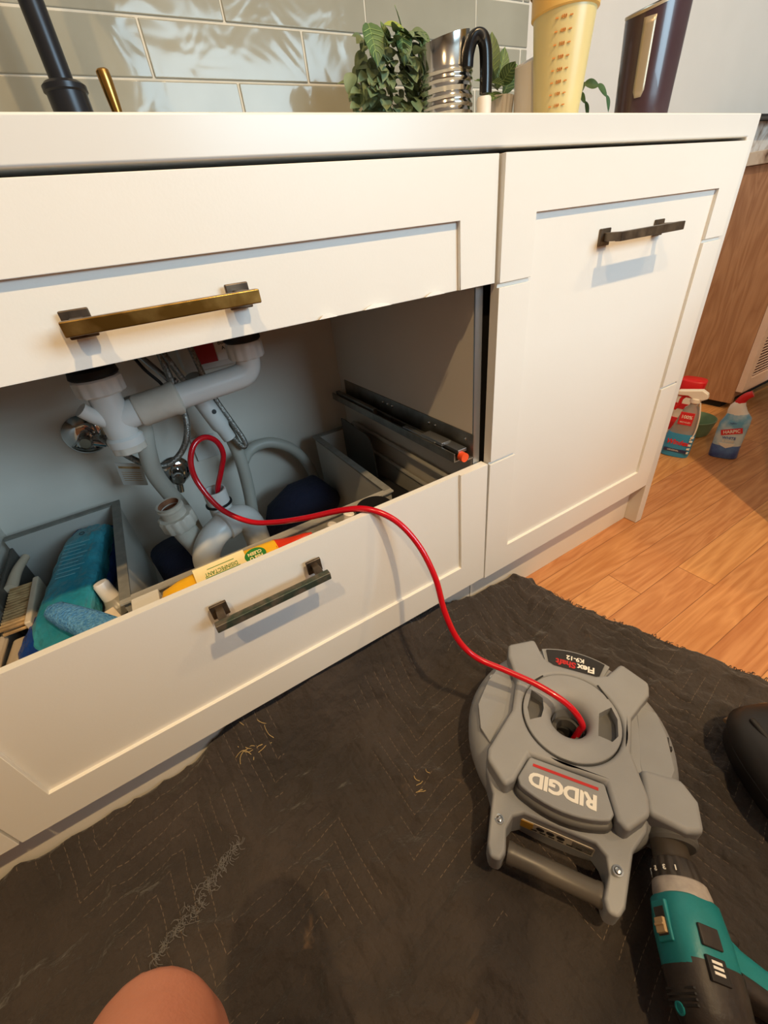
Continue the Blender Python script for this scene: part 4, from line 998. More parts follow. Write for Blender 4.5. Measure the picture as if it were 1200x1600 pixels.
obj('pack', lump(loft([((a, b, c), d, e, n, upv) for a, b, c, d, e, n in sx_], 28), 0.0025, 50), 'yellow_pack', YP, smooth=60)
obj('red_end', lump(loft([((a, b, c), d, e, n, upv) for a, b, c, d, e, n in sr_], 28), 0.003, 60), 'red_pack', YP, smooth=60, label='red crimped end of the pack')
ym = basis(Vector((-1.115, 0.0705, 0.3905)) + upv * 0.0012, Vector((-1, 0, 0)), Vector((0, -0.94, -0.34)))
b_ = bmesh.new(); box(b_, -0.03, 0.05, -0.0185, 0.0165, 0.0, 0.0005); obj('cream_panel', xf(b_, ym), 'cream_pack', YP)
text('DISINFECTANT', 0.0105, 'green_print', ym @ Matrix.Translation((0.010, 0.0, 0.0008)), YP, 'lettering', sx=0.72)
b_ = bmesh.new(); box(b_, -0.018, 0.036, 0.0055, 0.0068, 0.0005, 0.0010); box(b_, -0.012, 0.030, -0.0095, -0.0085, 0.0005, 0.001); obj('printed_rule', xf(b_, ym), 'green_print', YP)
gm = ym @ Matrix.Translation((-0.0445, 0.001, 0.0003))
obj('green_roundel', xf(LA([(0.015, 0), (0.015, 0.0008), (0.0005, 0.0009)], N=32, cap=False), gm @ Matrix.Diagonal((1.15, 0.9, 1, 1))), 'green_print', YP)
text('Pine O', 0.0085, 'cream_pack', gm @ Matrix.Translation((0, 0.0045, 0.0011)), YP, 'lettering', sx=0.9, bold=0.0003)
text('CLEEN', 0.0080, 'cream_pack', gm @ Matrix.Translation((0, -0.0040, 0.0011)), YP, 'lettering', sx=0.95, bold=0.0003)
b_ = bmesh.new(); box(b_, -1.262, -1.222, 0.078, 0.118, 0.30, 0.372, T=Matrix.Identity(4)); top('card_packet', b_, 'paper_white', 'off-white card packet left of the yellow pack', 'packet', loc=(-1.245, 0.098, 0.30), bevel=0.002)
# bottles right of it
for (x, y, z, r, lab, n_) in ((-0.945, 0.088, 0.30, 0.015, 'small clear bottle lying right of the red pack end', 'clear_bottle'), (-0.908, 0.092, 0.305, 0.0165, 'clear ribbed bottle just left of where the red cable crosses', 'clear_bottle')):
    t = thing(n_, lab, 'bottle', (x, y, z))
    obj('bottle', LA([(0.0005, 0), (r, 0), (r * 1.05, 0.004), (r * 1.05, 0.02), (r * 0.96, 0.024), (r * 1.05, 0.028), (r * 1.05, 0.044), (r * 0.6, 0.056), (r * 0.55, 0.064)], (x, y, z), (0.25, 0, 1), 20, cap=False), 'frost_plastic', t)
    obj('cap', LA([(r * 0.62, 0), (r * 0.62, 0.012), (r * 0.5, 0.014)], (x + 0.0155, y, z + 0.062), (0.25, 0, 1), 16), 'plastic_white', t)
top('screw_top_tub', LA([(0.034, 0), (0.036, 0.002), (0.036, 0.05), (0.033, 0.054), (0.0005, 0.055)], (-0.838, 0.088, 0.322), (0, 0, 1), 32), 'rubber_black', 'round black tub under the red cable where it enters the drawer', 'tub', loc=(-0.838, 0.088, 0.322))
# right compartment
b_ = heightfield([-0.765, -0.665], [0.18, 0.42], lambda x, z: 0, 0, 0.003)
b_ = bmesh.new()
poly = [(0.30, 0.18), (0.483, 0.18), (0.483, 0.400), (0.465, 0.402), (0.345, 0.394), (0.330, 0.385), (0.322, 0.365), (0.312, 0.26)]
v0 = [b_.verts.new((-0.706, y, z)) for y, z in poly]; v1 = [b_.verts.new((-0.703, y, z)) for y, z in poly]
for i in range(len(poly)): b_.faces.new((v0[i], v0[(i + 1) % len(poly)], v1[(i + 1) % len(poly)], v1[i]))
b_.faces.new(v0); b_.faces.new(list(reversed(v1)))
top('oven_tray', b_, 'tray_grey', 'dark grey metal sheet standing upright in the right of the drawer', 'tray', loc=(-0.705, 0.4, 0.18), bevel=0.001)
top('black_pouch', lump(loft([((-0.728, 0.33, 0.25), 0.02, 0.02, 2.3), ((-0.722, 0.28, 0.265), 0.036, 0.04, 2.4), ((-0.718, 0.19, 0.265), 0.038, 0.045, 2.5), ((-0.72, 0.10, 0.26), 0.03, 0.03, 2.3)], 20), 0.008, 25), 'rubber_black', 'black pouch low in the right end of the drawer', 'pouch', loc=(-0.72, 0.2, 0.22), smooth=70)
# navy bundles on the cabinet bottom
top('cloth_bundle', lump(loft([((-1.225, 0.44, 0.20), 0.03, 0.02, 2.4), ((-1.21, 0.42, 0.225), 0.045, 0.05, 3), ((-1.19, 0.35, 0.222), 0.05, 0.055, 3), ((-1.175, 0.27, 0.21), 0.045, 0.04, 2.6), ((-1.17, 0.24, 0.2), 0.02, 0.02, 2)], 24), 0.005, 18), 'navy', 'navy cloth bundle below the stained open pipe', 'cloth', loc=(-1.2, 0.34, 0.16), smooth=70)
top('cloth_bundle', lump(loft([((-0.99, 0.40, 0.19), 0.02, 0.02, 2.4), ((-0.95, 0.40, 0.215), 0.06, 0.05, 2.6), ((-0.89, 0.40, 0.232), 0.075, 0.065, 2.6), ((-0.835, 0.41, 0.232), 0.072, 0.06, 2.6), ((-0.80, 0.41, 0.21), 0.03, 0.03, 2.2)], 24), 0.006, 18), 'navy', 'navy cloth bundle in the cabinet right of the trap', 'cloth', loc=(-0.88, 0.4, 0.16), smooth=70)

# ------------------------------------------------------------------ on the benchtop
TPx = thing('kitchen_tap', 'matt black kitchen tap rising in front of the tiles at the left', 'tap', (-1.055, 0.45, 0.90))
obj('tap_base', LA([(0.030, 0), (0.030, 0.006), (0.0265, 0.012), (0.0265, 0.112), (0.029, 0.114), (0.029, 0.120), (0.024, 0.124)], (-1.058, 0.45, 0.90)), 'black_metal', TPx)
obj('spout', T([(-1.058, 0.45, 1.015), (-1.058, 0.45, 1.10), (-1.058, 0.45, 1.25), (-1.058, 0.43, 1.30), (-1.058, 0.37, 1.34), (-1.058, 0.30, 1.33), (-1.058, 0.26, 1.28)], 0.0155, N=20), 'black_metal', TPx)
LV = thing('brass_tap_lever', 'slim brass lever standing right of the black tap', 'tap lever', (-1.0, 0.45, 0.90))
obj('lever', T([(-0.999, 0.45, 0.955), (-0.999, 0.45, 0.985), (-0.9995, 0.45, 1.01), (-1.0, 0.45, 1.03), (-1.001, 0.45, 1.040)], lambda t: 0.0042 + 0.0052 * math.sin(min(1, t * 1.06) * math.pi * 0.62) * (1 if t < 0.97 else 0.6), N=16, k=5), 'brass', LV)
obj('lever_base', LA([(0.017, 0), (0.017, 0.004), (0.012, 0.008), (0.012, 0.05), (0.006, 0.056)], (-0.999, 0.45, 0.90)), 'brass', LV)

def leaf(bm, base, d, up, L_, Wd, bend=0.3, mi=0, stripes=False):
    base = Vector(base); d = Vector(d).normalized(); up = Vector(up); up = (up - d * up.dot(d)).normalized(); s = d.cross(up)
    n = 7; rows_ = []
    for i in range(n + 1):
        t = i / n; wd = Wd * math.sin(math.pi * min(1, t * 0.96 + 0.04)) ** 0.75 * (1 - 0.25 * t)
        c = base + d * (L_ * t) - up * (bend * L_ * t * t)
        rows_.append([bm.verts.new(c + s * (wd * q) + up * (abs(q) * wd * 0.35)) for q in (-1, -0.5, 0, 0.5, 1)])
    for i in range(n):
        for j in range(4):
            f = bm.faces.new((rows_[i][j], rows_[i][j + 1], rows_[i + 1][j + 1], rows_[i + 1][j])); f.material_index = (1 if stripes and (i + (1 if j in (1, 2) else 0)) % 3 == 0 and False else mi)
def veins(bm, base, d, up, L_, Wd, bend=0.3):
    base = Vector(base); d = Vector(d).normalized(); up = Vector(up); up = (up - d * up.dot(d)).normalized(); s = d.cross(up)
    def pt(t, q):
        wd = Wd * math.sin(math.pi * min(1, t * 0.96 + 0.04)) ** 0.75 * (1 - 0.25 * t)
        return base + d * (L_ * t) - up * (bend * L_ * t * t) + s * (wd * q) + up * (abs(q) * wd * 0.35 + 0.0006)
    tube(bm, [pt(t / 6, 0) for t in range(7)], 0.0006, N=4, smooth=False)
    for t in (0.15, 0.28, 0.41, 0.54, 0.67):
        for sg in (-1, 1):
            tube(bm, [pt(t, 0), pt(t + 0.10, sg * 0.45), pt(t + 0.2, sg * 0.85)], 0.0005, N=4, smooth=False)
PA = thing('potted_plant', 'bushy green potted plant on the benchtop left of the steel jug', 'plant', (-0.475, 0.45, 0.90))
obj('pot', LA([(0.0005, 0), (0.036, 0), (0.045, 0.07), (0.042, 0.07), (0.034, 0.01)], (-0.475, 0.45, 0.90), cap=False), 'ceramic', PA)
fo_ = bmesh.new(); rnd = random.Random(3)
for q in range(300):
    a0 = rnd.uniform(0, 6.28); h = rnd.uniform(0.965, 1.095); rad = rnd.uniform(0.02, 0.088) * (1.0 if h < 1.06 else 0.7)
    b0 = Vector((-0.490 + rad * math.cos(a0), 0.45 + rad * 0.8 * math.sin(a0), h))
    d = Vector((math.cos(a0) * 0.7, math.sin(a0) * 0.7 - 0.35, rnd.uniform(-0.9, 0.3)))
    leaf(fo_, b0, d, (rnd.uniform(-0.4, 0.4), -0.8, 0.9), rnd.uniform(0.022, 0.036), rnd.uniform(0.010, 0.015), 0.3)
obj('small_foliage', fo_, 'leaf_pale', PA, smooth=70)
bg = bmesh.new(); vg = bmesh.new()
big = [((-0.545, 0.43, 1.105), (-0.05, -0.55, -0.75), (-0.1, -0.8, 0.6), 0.062, 0.024, 0), ((-0.51, 0.43, 1.105), (0.85, -0.2, -0.1), (0, -0.6, 0.8), 0.060, 0.016, 1), ((-0.43, 0.43, 1.090), (0.65, -0.2, -0.7), (0.5, -0.5, 0.6), 0.085, 0.022, 0),
       ((-0.42, 0.43, 1.085), (0.45, -0.25, -0.95), (0.8, -0.5, 0.3), 0.085, 0.020, 0), ((-0.465, 0.44, 1.075), (0.0, -0.1, 1.0), (0.8, -0.6, 0.0), 0.060, 0.008, 0), ((-0.50, 0.44, 1.08), (-0.2, -0.1, 1.0), (0.2, -0.9, 0.0), 0.035, 0.012, 0),
       ((-0.485, 0.42, 1.10), (-0.1, -0.5, -0.8), (0, -0.8, 0.6), 0.055, 0.020, 0), ((-0.45, 0.42, 1.10), (0.2, -0.5, -0.6), (0, -0.8, 0.6), 0.05, 0.018, 0)]
for b0, d, u_, L_, wd, mi in big:
    leaf(bg, b0, d, u_, L_, wd, 0.25, mi); veins(vg, b0, d, u_, L_, wd, 0.25)
for q in range(14):
    x = -0.42 + q * 0.002; leaf(bg, (x, 0.41 + 0.004 * (q % 3), 1.07 - q * 0.004), (0.35, -0.15, -1), (0.7, -0.6, 0.3), 0.10, 0.006, 0.1)
obj('large_leaves', bg, ['leaf', 'leaf_yellow'], PA, smooth=70, label='dark striped leaves above the smaller ones')
obj('leaf_veins', vg, 'leaf_vein', PA)

JG = thing('milk_jug', 'shiny ribbed stainless steel jug with a black handle on the benchtop', 'jug', (-0.43, 0.36, 0.90))
jx, jy = -0.430, 0.36
rs = []
NJ = 48
hts = [0.90 + 0.003 * i for i in range(44)]
prof = [(0.050 if h < 1.03 else 0.0485, h, (0.0016 * math.sin((h - 0.9) / 0.011 * 2 * math.pi) if h < 1.03 else 0)) for h in hts]
for r, h, dr in prof: rs.append([Vector((jx + (r + dr) * math.cos(2 * math.pi * j / NJ), jy + (r + dr) * math.sin(2 * math.pi * j / NJ), h)) for j in range(NJ)])
for (r, base) in ((0.0485, 1.070), (0.0475, 1.070), (0.0465, 1.03), (0.0465, 0.96)):
    rs.append([Vector((jx + r * math.cos(2 * math.pi * j / NJ), jy + r * math.sin(2 * math.pi * j / NJ), base + (0.008 * math.cos(2 * math.pi * j / NJ) if base > 1.05 else 0))) for j in range(NJ)])
b_ = bmesh.new(); rings(b_, rs); obj('jug_body', b_, 'steel', JG, smooth=50)
hp = [(jx + 0.008, jy - 0.052, 1.022), (jx + 0.009, jy - 0.054, 1.040), (jx + 0.015, jy - 0.060, 1.057), (jx + 0.027, jy - 0.067, 1.057), (jx + 0.034, jy - 0.070, 1.044), (jx + 0.036, jy - 0.071, 1.015), (jx + 0.036, jy - 0.071, 0.985)]
b_ = bmesh.new(); P_ = smooth_path(hp, 6); rs = []
for i, p in enumerate(P_):
    d = (P_[min(i + 1, len(P_) - 1)] - P_[max(i - 1, 0)]).normalized(); n_ = Vector((0, 1, 0)); s = d.cross(n_).normalized()
    rs.append(sring(p, s, n_, 0.0098, 0.0095, 3.2, 20))
rings(b_, rs); obj('jug_handle', b_, 'kettle_black', JG, smooth=50)
top('small_cup', LA([(0.0005, 0), (0.012, 0), (0.0135, 0.078), (0.012, 0.081), (0.0005, 0.081)], (-0.397, 0.29, 0.90), N=28, cap=False), 'ceramic', 'small white ceramic cup between the jug and the ribbed planter', 'cup', loc=(-0.386, 0.29, 0.90))
PP = thing('ribbed_planter', 'ribbed cream planter on the benchtop with striped leaves spilling over', 'plant', (-0.31, 0.33, 0.90))
rs = []
for h, r in ((0.90, 0.024), (0.95, 0.030), (0.983, 0.034), (0.988, 0.034), (0.988, 0.031), (0.96, 0.030)):
    rs.append([Vector((-0.330 + r * (1 + 0.035 * math.cos(j * math.pi)) * math.cos(2 * math.pi * j / 44), 0.33 + r * (1 + 0.035 * math.cos(j * math.pi)) * math.sin(2 * math.pi * j / 44), h)) for j in range(44)])
b_ = bmesh.new(); rings(b_, rs); obj('planter', b_, 'ceramic', PP, smooth=20)
bg = bmesh.new(); vg = bmesh.new()
for b0, d, u_, L_, wd in (((-0.325, 0.36, 1.015), (0.15, -0.1, 1), (-0.3, -0.9, 0.1), 0.075, 0.022), ((-0.300, 0.36, 1.01), (0.35, -0.1, 1), (-0.3, -0.9, 0.1), 0.065, 0.018), ((-0.29, 0.35, 1.0), (0.7, -0.1, 0.9), (-0.3, -0.9, 0.1), 0.06, 0.016),
                         ((-0.325, 0.33, 1.000), (-0.9, -0.1, 0.35), (0, -0.5, 0.9), 0.060, 0.012), ((-0.33, 0.31, 0.99), (-0.9, -0.2, -0.12), (0, -0.5, 0.9), 0.055, 0.012), ((-0.33, 0.34, 1.02), (-0.3, -0.3, 0.3), (0, -0.8, 0.5), 0.035, 0.016), ((-0.315, 0.33, 1.01), (0.1, -0.5, 0.4), (0, -0.8, 0.5), 0.035, 0.016), ((-0.345, 0.33, 1.01), (0.2, -0.5, -0.1), (0, -0.8, 0.5), 0.03, 0.014)):
    leaf(bg, b0, d, u_, L_, wd, 0.2); veins(vg, b0, d, u_, L_, wd, 0.2)
obj('leaves', bg, 'leaf', PP, smooth=70); obj('leaf_veins', vg, 'leaf_vein', PP)
b_ = LA([(0.0005, 0), (0.030, 0), (0.031, 0.004), (0.034, 0.130), (0.032, 0.131), (0.030, 0.12), (0.028, 0.01)], (-0.292, 0.272, 0.90), N=40, cap=False)
for v in b_.verts:
    if v.co.z > 1.0: v.co.z += (v.co.x + 0.292) * 0.35
top('white_pot', b_, 'ceramic', 'plain white round pot behind the yellow shaker', 'pot', loc=(-0.292, 0.272, 0.90))
TR2 = thing('trailing_plant', 'trailing plant with jointed green leaves right of the yellow shaker', 'plant', (-0.20, 0.30, 0.90))
obj('pot', LA([(0.0005, 0), (0.022, 0), (0.026, 0.05), (0.024, 0.05), (0.02, 0.01)], (-0.165, 0.30, 0.90), cap=False), 'ceramic', TR2)
b_ = bmesh.new()
for ch in ([(-0.175, 0.30, 0.96), (-0.160, 0.29, 0.985), (-0.130, 0.285, 1.002), (-0.095, 0.28, 1.000), (-0.062, 0.28, 0.985), (-0.048, 0.28, 0.962)], [(-0.170, 0.29, 0.955), (-0.150, 0.28, 0.985), (-0.128, 0.28, 0.975), (-0.115, 0.28, 0.952)]):
    for p, q in zip(ch, ch[1:]):
        p, q = Vector(p), Vector(q); d = q - p
        leaf(b_, p, d, (0.1, -1, 0.3), d.length * 1.15, 0.010, 0.0)
obj('jointed_leaves', b_, 'leaf', TR2, smooth=60)
YB = thing('yellow_shaker', 'translucent yellow measuring shaker with an orange rim near the bench edge', 'shaker', (-0.312, 0.20, 0.90))
yx, yy = -0.3065, 0.20
obj('shaker_body', LA([(0.0005, 0), (0.033, 0), (0.0355, 0.003), (0.0395, 0.05), (0.0495, 0.165), (0.0475, 0.165), (0.0378, 0.05), (0.034, 0.006)], (yx, yy, 0.90), N=48, cap=False), 'yellow_bottle', YB)
obj('shaker_rim', LA([(0.0485, 0.158), (0.0525, 0.160), (0.0535, 0.200), (0.052, 0.203), (0.049, 0.195)], (yx, yy, 0.90), N=48, cap=False), 'yellow_lid', YB)
obj('shaker_lid', LA([(0.055, 0.186), (0.057, 0.188), (0.057, 0.232), (0.054, 0.236), (0.03, 0.238), (0.0005, 0.238)], (yx, yy, 0.90), N=48, cap=False), 'yellow_lid', YB)
for i in range(9):
    h = 0.945 + i * 0.0145; r = 0.0353 + 0.0868 * (h - 0.90) + 0.0006
    an = R_(-140)
    c = Vector((yx + r * math.cos(an), yy + r * math.sin(an), h))
    mm = basis(c, Vector((-math.sin(an), math.cos(an), 0)), Vector((0, 0, 1)))
    b_ = bmesh.new(); box(b_, -0.013, -0.0085, -0.0007, 0.0007, -0.0014, 0.0002); box(b_, 0.0085, 0.013, -0.0007, 0.0007, -0.0014, 0.0002)
    obj('scale_mark', xf(b_, mm), 'bottle_print', YB)
    if i < 8: text(str(100 + i * 50), 0.0058, 'bottle_print', mm @ Matrix.Translation((0, 0, -0.0002)), YB, 'scale_number', ext=0.0008)
BS = thing('burgundy_canister', 'dark burgundy slant-topped canister with a champagne stripe on the bench edge', 'canister', (-0.125, 0.15, 0.90))
bcx, bcy = -0.122, 0.155
rs = []
for h, s in ((0.90, 0.93), (0.903, 0.955), (0.95, 0.98), (1.0, 1.015), (1.10, 1.06)):
    rs.append(sring((bcx, bcy, h), (1, 0, 0), (0, 1, 0), 0.053 * s, 0.042 * s, 2.3, 48))
last = []
for p in sring((bcx, bcy, 1.07), (1, 0, 0), (0, 1, 0), 0.053 * 1.06, 0.042 * 1.06, 2.3, 48):
    last.append(Vector((p.x, p.y, 1.070 + (p.x - bcx) * 0.30)))
rs[-1] = last
b_ = bmesh.new(); rings(b_, rs, cap=True); obj('canister_body', b_, 'burgundy', BS, smooth=40)
b_ = bmesh.new(); cc = Vector((bcx, bcy, 1.070)); rings(b_, [[cc + (p - cc) * 1.015 for p in last], [cc + (p - cc) * 1.015 + Vector((0, 0, 0.004)) for p in last], [cc + (p - cc) * 0.93 + Vector((0, 0, 0.004)) for p in last]], cap=False)
obj('top_rim', b_, 'champagne', BS)
# stripe follows the shell
an0 = 205
b_ = bmesh.new(); vr = []
for h in [0.948 + i * 0.0090 for i in range(12)]:
    s = 0.98 + (h - 0.95) * 0.62; rowp = []
    half = 12.0 if h > 0.955 else 7.0
    for q in range(5):
        an = R_(an0 + (q - 2) * half / 2 * 1.0)
        ct, st = math.cos(an), math.sin(an)
        rowp.append(b_.verts.new((bcx + 0.053 * s * 1.03 * math.copysign(abs(ct) ** (2 / 2.3), ct), bcy + 0.042 * s * 1.03 * math.copysign(abs(st) ** (2 / 2.3), st), h)))
    vr.append(rowp)
for i in range(11):
    for j in range(4): b_.faces.new((vr[i][j], vr[i][j + 1], vr[i + 1][j + 1], vr[i + 1][j]))
st_ = obj('stripe', b_, 'champagne', BS); q_ = st_.modifiers.new('t', 'SOLIDIFY'); q_.thickness = 0.001

# ------------------------------------------------------------------ right-hand side of the room
WC = thing('wooden_cabinet', 'brown wood-grained cabinet beyond the white benchtop with a louvred pink-white door', 'cabinet', (1.35, 0.4, 0))
obj('end_panel', B(0.990, 1.010, 0.225, 0.600, 0.030, 0.850), 'cabinet_wood', WC, bevel=0.001)
obj('body', B(1.010, 1.95, 0.225, 0.600, 0.055, 0.850), 'cabinet_wood', WC)
obj('plinth', B(1.005, 1.95, 0.265, 0.590, 0.0, 0.055), 'dark_gap', WC)
LD = obj('louvred_door', join(B(1.030, 1.42, 0.219, 0.224, 0.13, 0.81), B(0.990, 1.030, 0.200, 0.224, 0.083, 0.848), B(1.42, 1.46, 0.200, 0.224, 0.083, 0.848), B(1.030, 1.42, 0.200, 0.224, 0.083, 0.135), B(1.030, 1.42, 0.200, 0.224, 0.80, 0.848)), 'louvre_paint', WC, bevel=0.001)
b_ = bmesh.new()
z = 0.139
while z < 0.80:
    box(b_, 1.030, 1.42, -0.012, 0.012, -0.0016, 0.0016, T=Matrix.Translation((0, 0.212, z)) @ Matrix.Rotation(R_(-38), 4, 'X')); z += 0.0125
obj('slats', b_, 'louvre_paint', LD)
top('marble_benchtop', join(B(0.97, 1.97, 0.19, 0.600, 0.851, 0.889), B(0.99, 1.97, 0.56, 0.600, 0.889, 0.995)), 'marble', 'brown-veined grey marble benchtop with upstand on the wooden cabinet', 'benchtop', loc=(1.45, 0.4, 0.851), bevel=0.002)
top('dark_shelf', B(1.02, 1.97, 0.50, 0.600, 0.9955, 1.003), 'case_black', 'thin dark ledge along the top of the marble upstand', 'shelf', loc=(1.45, 0.55, 0.9955), bevel=0.001)
top('island_panel', B(0.218, 1.20, -1.0, -0.25, 0, 0.90), 'white_paint', 'white island end panel, only its bottom corner at the right edge', 'cabinet', loc=(0.7, -0.62, 0), bevel=0.001)

def facing(c, tx=0.0, ty=-1.0):
    """frame at c whose local x runs along the label's reading direction, y up, z out towards (tx,ty)"""
    n = Vector((tx, ty, 0)).normalized(); xx = Vector((0, 0, 1)).cross(n).normalized()
    return basis(Vector(c), xx, Vector((0, 0, 1)))
# toilet cleaner bottle
hc = Vector((0.560, 0.045, 0.0)); hM = facing(hc, -0.96, -0.30)
hM = hM @ Matrix.Rotation(R_(3), 4, 'Z') @ Matrix.Diagonal((0.96, 1.0, 1, 1))
HB = thing('toilet_cleaner_bottle', 'blue and white bottle with a bent red cap standing on the wooden floor', 'bottle', hc, hM.to_3x3().to_4x4())
def bottle(parent, name, secs, mat, depth_n=3.0):
    b = bmesh.new(); rings(b, [sring((s[0], s[1], 0), (1, 0, 0), (0, 0, 1), s[2], s[3], s[4] if len(s) > 4 else depth_n, 28) for s in secs]); return obj(name, b, mat, parent, world=False, smooth=50)
bottle(HB, 'bottle_base', [(0, 0.0, 0.040, 0.024), (0, 0.003, 0.043, 0.027), (0, 0.035, 0.043, 0.028), (0.001, 0.05, 0.0425, 0.028)], 'harpic_deep')
bottle(HB, 'bottle_body', [(0.001, 0.05, 0.0425, 0.028), (0.003, 0.09, 0.043, 0.028), (0.006, 0.125, 0.043, 0.027), (0.010, 0.145, 0.038, 0.025), (0.006, 0.162, 0.029, 0.022)], 'harpic_blue')
bottle(HB, 'shoulder', [(0.006, 0.160, 0.0305, 0.0225), (0.002, 0.172, 0.027, 0.021), (0.0, 0.186, 0.022, 0.020), (0.004, 0.200, 0.015, 0.015)], 'plastic_white', 2.4)
b_ = T([(0.003, 0.196, 0), (0.007, 0.208, 0), (0.016, 0.220, 0), (0.030, 0.229, 0)], lambda t: 0.016 - 0.0055 * t, N=20); obj('bent_cap', b_, 'plastic_red', HB, world=False, label='red angled nozzle cap')
sh_ = Matrix.Translation((0.006, 0.104, 0.0285))
b_ = bmesh.new(); box(b_, -0.030, 0.030, -0.0095, 0.0095, -0.001, 0.0008); obj('red_banner', xf(b_, sh_ @ Matrix.Rotation(R_(14), 4, 'Z')), 'label_red', HB, world=False)
text('HARPIC', 0.0155, 'logo_white', sh_ @ Matrix.Rotation(R_(14), 4, 'Z') @ Matrix.Translation((0, 0, 0.0010)), HB, 'lettering', world=False, sx=0.9, bold=0.0004)
text('WHITE', 0.0125, 'harpic_deep', Matrix.Translation((0.004, 0.080, 0.0292)), HB, 'lettering', world=False, bold=0.0003)
text('& SHINE', 0.0095, 'logo_white', Matrix.Translation((0.004, 0.068, 0.0292)), HB, 'lettering', world=False, bold=0.0002)
text('NEW', 0.0085, 'harpic_deep', Matrix.Translation((0.004, 0.132, 0.0268)), HB, 'lettering', world=False)
b_ = PR([(-0.022, 0.060), (0.026, 0.060), (0.020, 0.050), (0.003, 0.042), (-0.014, 0.050)], 0.0275, 0.029); obj('white_shield', b_, 'logo_white', HB, world=False)
# glass cleaner
wc = Vector((0.462, 0.160, 0)); wM = facing(wc, -0.96, -0.30) @ Matrix.Rotation(R_(-2), 4, 'Z') @ Matrix.Diagonal((1, 1.06, 1, 1))
WX = thing('glass_cleaner_bottle', 'clear trigger spray bottle with a blue label, partly behind the bench end', 'spray bottle', wc, wM.to_3x3().to_4x4())
bottle(WX, 'bottle', [(0, 0.0, 0.040, 0.024), (0, 0.004, 0.044, 0.027), (0, 0.07, 0.043, 0.027), (0.002, 0.10, 0.036, 0.025), (0.004, 0.14, 0.028, 0.023), (0.006, 0.168, 0.023, 0.020), (0.007, 0.178, 0.013, 0.013), (0.007, 0.19, 0.013, 0.013)], 'windex_clear')
bottle(WX, 'blue_label', [(0, 0.002, 0.0442, 0.0272), (0, 0.03, 0.0447, 0.0275), (0, 0.072, 0.0437, 0.0275), (0.001, 0.086, 0.040, 0.0265)], 'windex_blue')
b_ = bmesh.new(); box(b_, -0.035, 0.036, 0.020, 0.031, 0.0255, 0.0283); obj('navy_band', b_, 'windex_navy', WX, world=False)
text('Windex', 0.023, 'label_red', Matrix.Translation((0.0, 0.055, 0.0278)), WX, 'lettering', world=False, sx=0.9, bold=0.0008, shear=0.2)
text('ORIGINAL', 0.0078, 'logo_white', Matrix.Translation((-0.005, 0.0255, 0.0284)), WX, 'lettering', world=False)
b_ = bmesh.new()
for i in range(5): box(b_, 0.033, 0.042, 0.020 + i * 0.014, 0.025 + i * 0.014, 0.018, 0.027, T=Matrix.Identity(4))
obj('edge_stripes', b_, 'logo_white', WX, world=False)
b_ = bmesh.new(); box(b_, -0.020, 0.022, 0.118, 0.160, 0.0215, 0.0250); obj('red_label', b_, 'label_red', WX, world=False)
text('100%', 0.0155, 'logo_white', Matrix.Translation((0.001, 0.145, 0.0252)), WX, 'lettering', world=False, bold=0.0003)
text('RECYCLED', 0.0065, 'logo_white', Matrix.Translation((0.001, 0.127, 0.0252)), WX, 'lettering', world=False)
b_ = bmesh.new()
rings(b_, [sring((0.007, 0.188, 0), (1, 0, 0), (0, 0, 1), 0.0165, 0.0165, 2, 20), sring((0.007, 0.204, 0), (1, 0, 0), (0, 0, 1), 0.0165, 0.0165, 2, 20)])
hd = [(-0.050, 0.222), (0.018, 0.232), (0.036, 0.222), (0.040, 0.208), (0.026, 0.200), (-0.002, 0.202), (-0.018, 0.210), (-0.050, 0.208)]
prism(b_, hd, -0.012, 0.012); obj('spray_head', b_, 'plastic_white', WX, world=False, bevel=0.003)
obj('trigger', T([(-0.022, 0.210, 0), (-0.034, 0.195, 0), (-0.036, 0.175, 0), (-0.046, 0.158, 0)], 0.0055, N=10), 'plastic_red', WX, world=False)
obj('pump_tube', T([(0.024, 0.195, 0.018), (0.036, 0.15, 0.022), (0.040, 0.10, 0.024), (0.034, 0.07, 0.024)], 0.0022, N=8), 'plastic_white', WX, world=False)
# red refill pack behind
rc = Vector((0.575, 0.232, 0)); rM = facing(rc, -0.96, -0.30) @ Matrix.Rotation(R_(-4), 4, 'Z')
RP = thing('detergent_pack', 'white and red bottle with a wide red cap behind the glass cleaner', 'bottle', rc, rM.to_3x3().to_4x4())
bottle(RP, 'bottle', [(0, 0, 0.034, 0.026), (0, 0.004, 0.037, 0.029), (0, 0.15, 0.037, 0.029), (0, 0.200, 0.033, 0.027)], 'plastic_white', 3.4)
bottle(RP, 'red_cap', [(0, 0.180, 0.036, 0.029), (0, 0.184, 0.038, 0.031), (0.0, 0.236, 0.040, 0.032), (0.0, 0.240, 0.036, 0.028)], 'plastic_red', 3.4)
b_ = bmesh.new(); box(b_, -0.034, 0.034, 0.135, 0.155, 0.0275, 0.0300); box(b_, -0.034, 0.034, 0.05, 0.10, 0.0275, 0.0300); obj('red_band', b_, 'label_red', RP, world=False)
# green bowl
gc = (0.680, 0.218, 0)
top('green_bowl', LA([(0.0005, 0.0), (0.055, 0.0), (0.060, 0.004), (0.074, 0.062), (0.071, 0.063), (0.057, 0.010), (0.0005, 0.008)], gc, N=48, cap=False), 'green_bowl', 'sage green bowl on the floor behind the spray bottle', 'bowl', loc=gc)

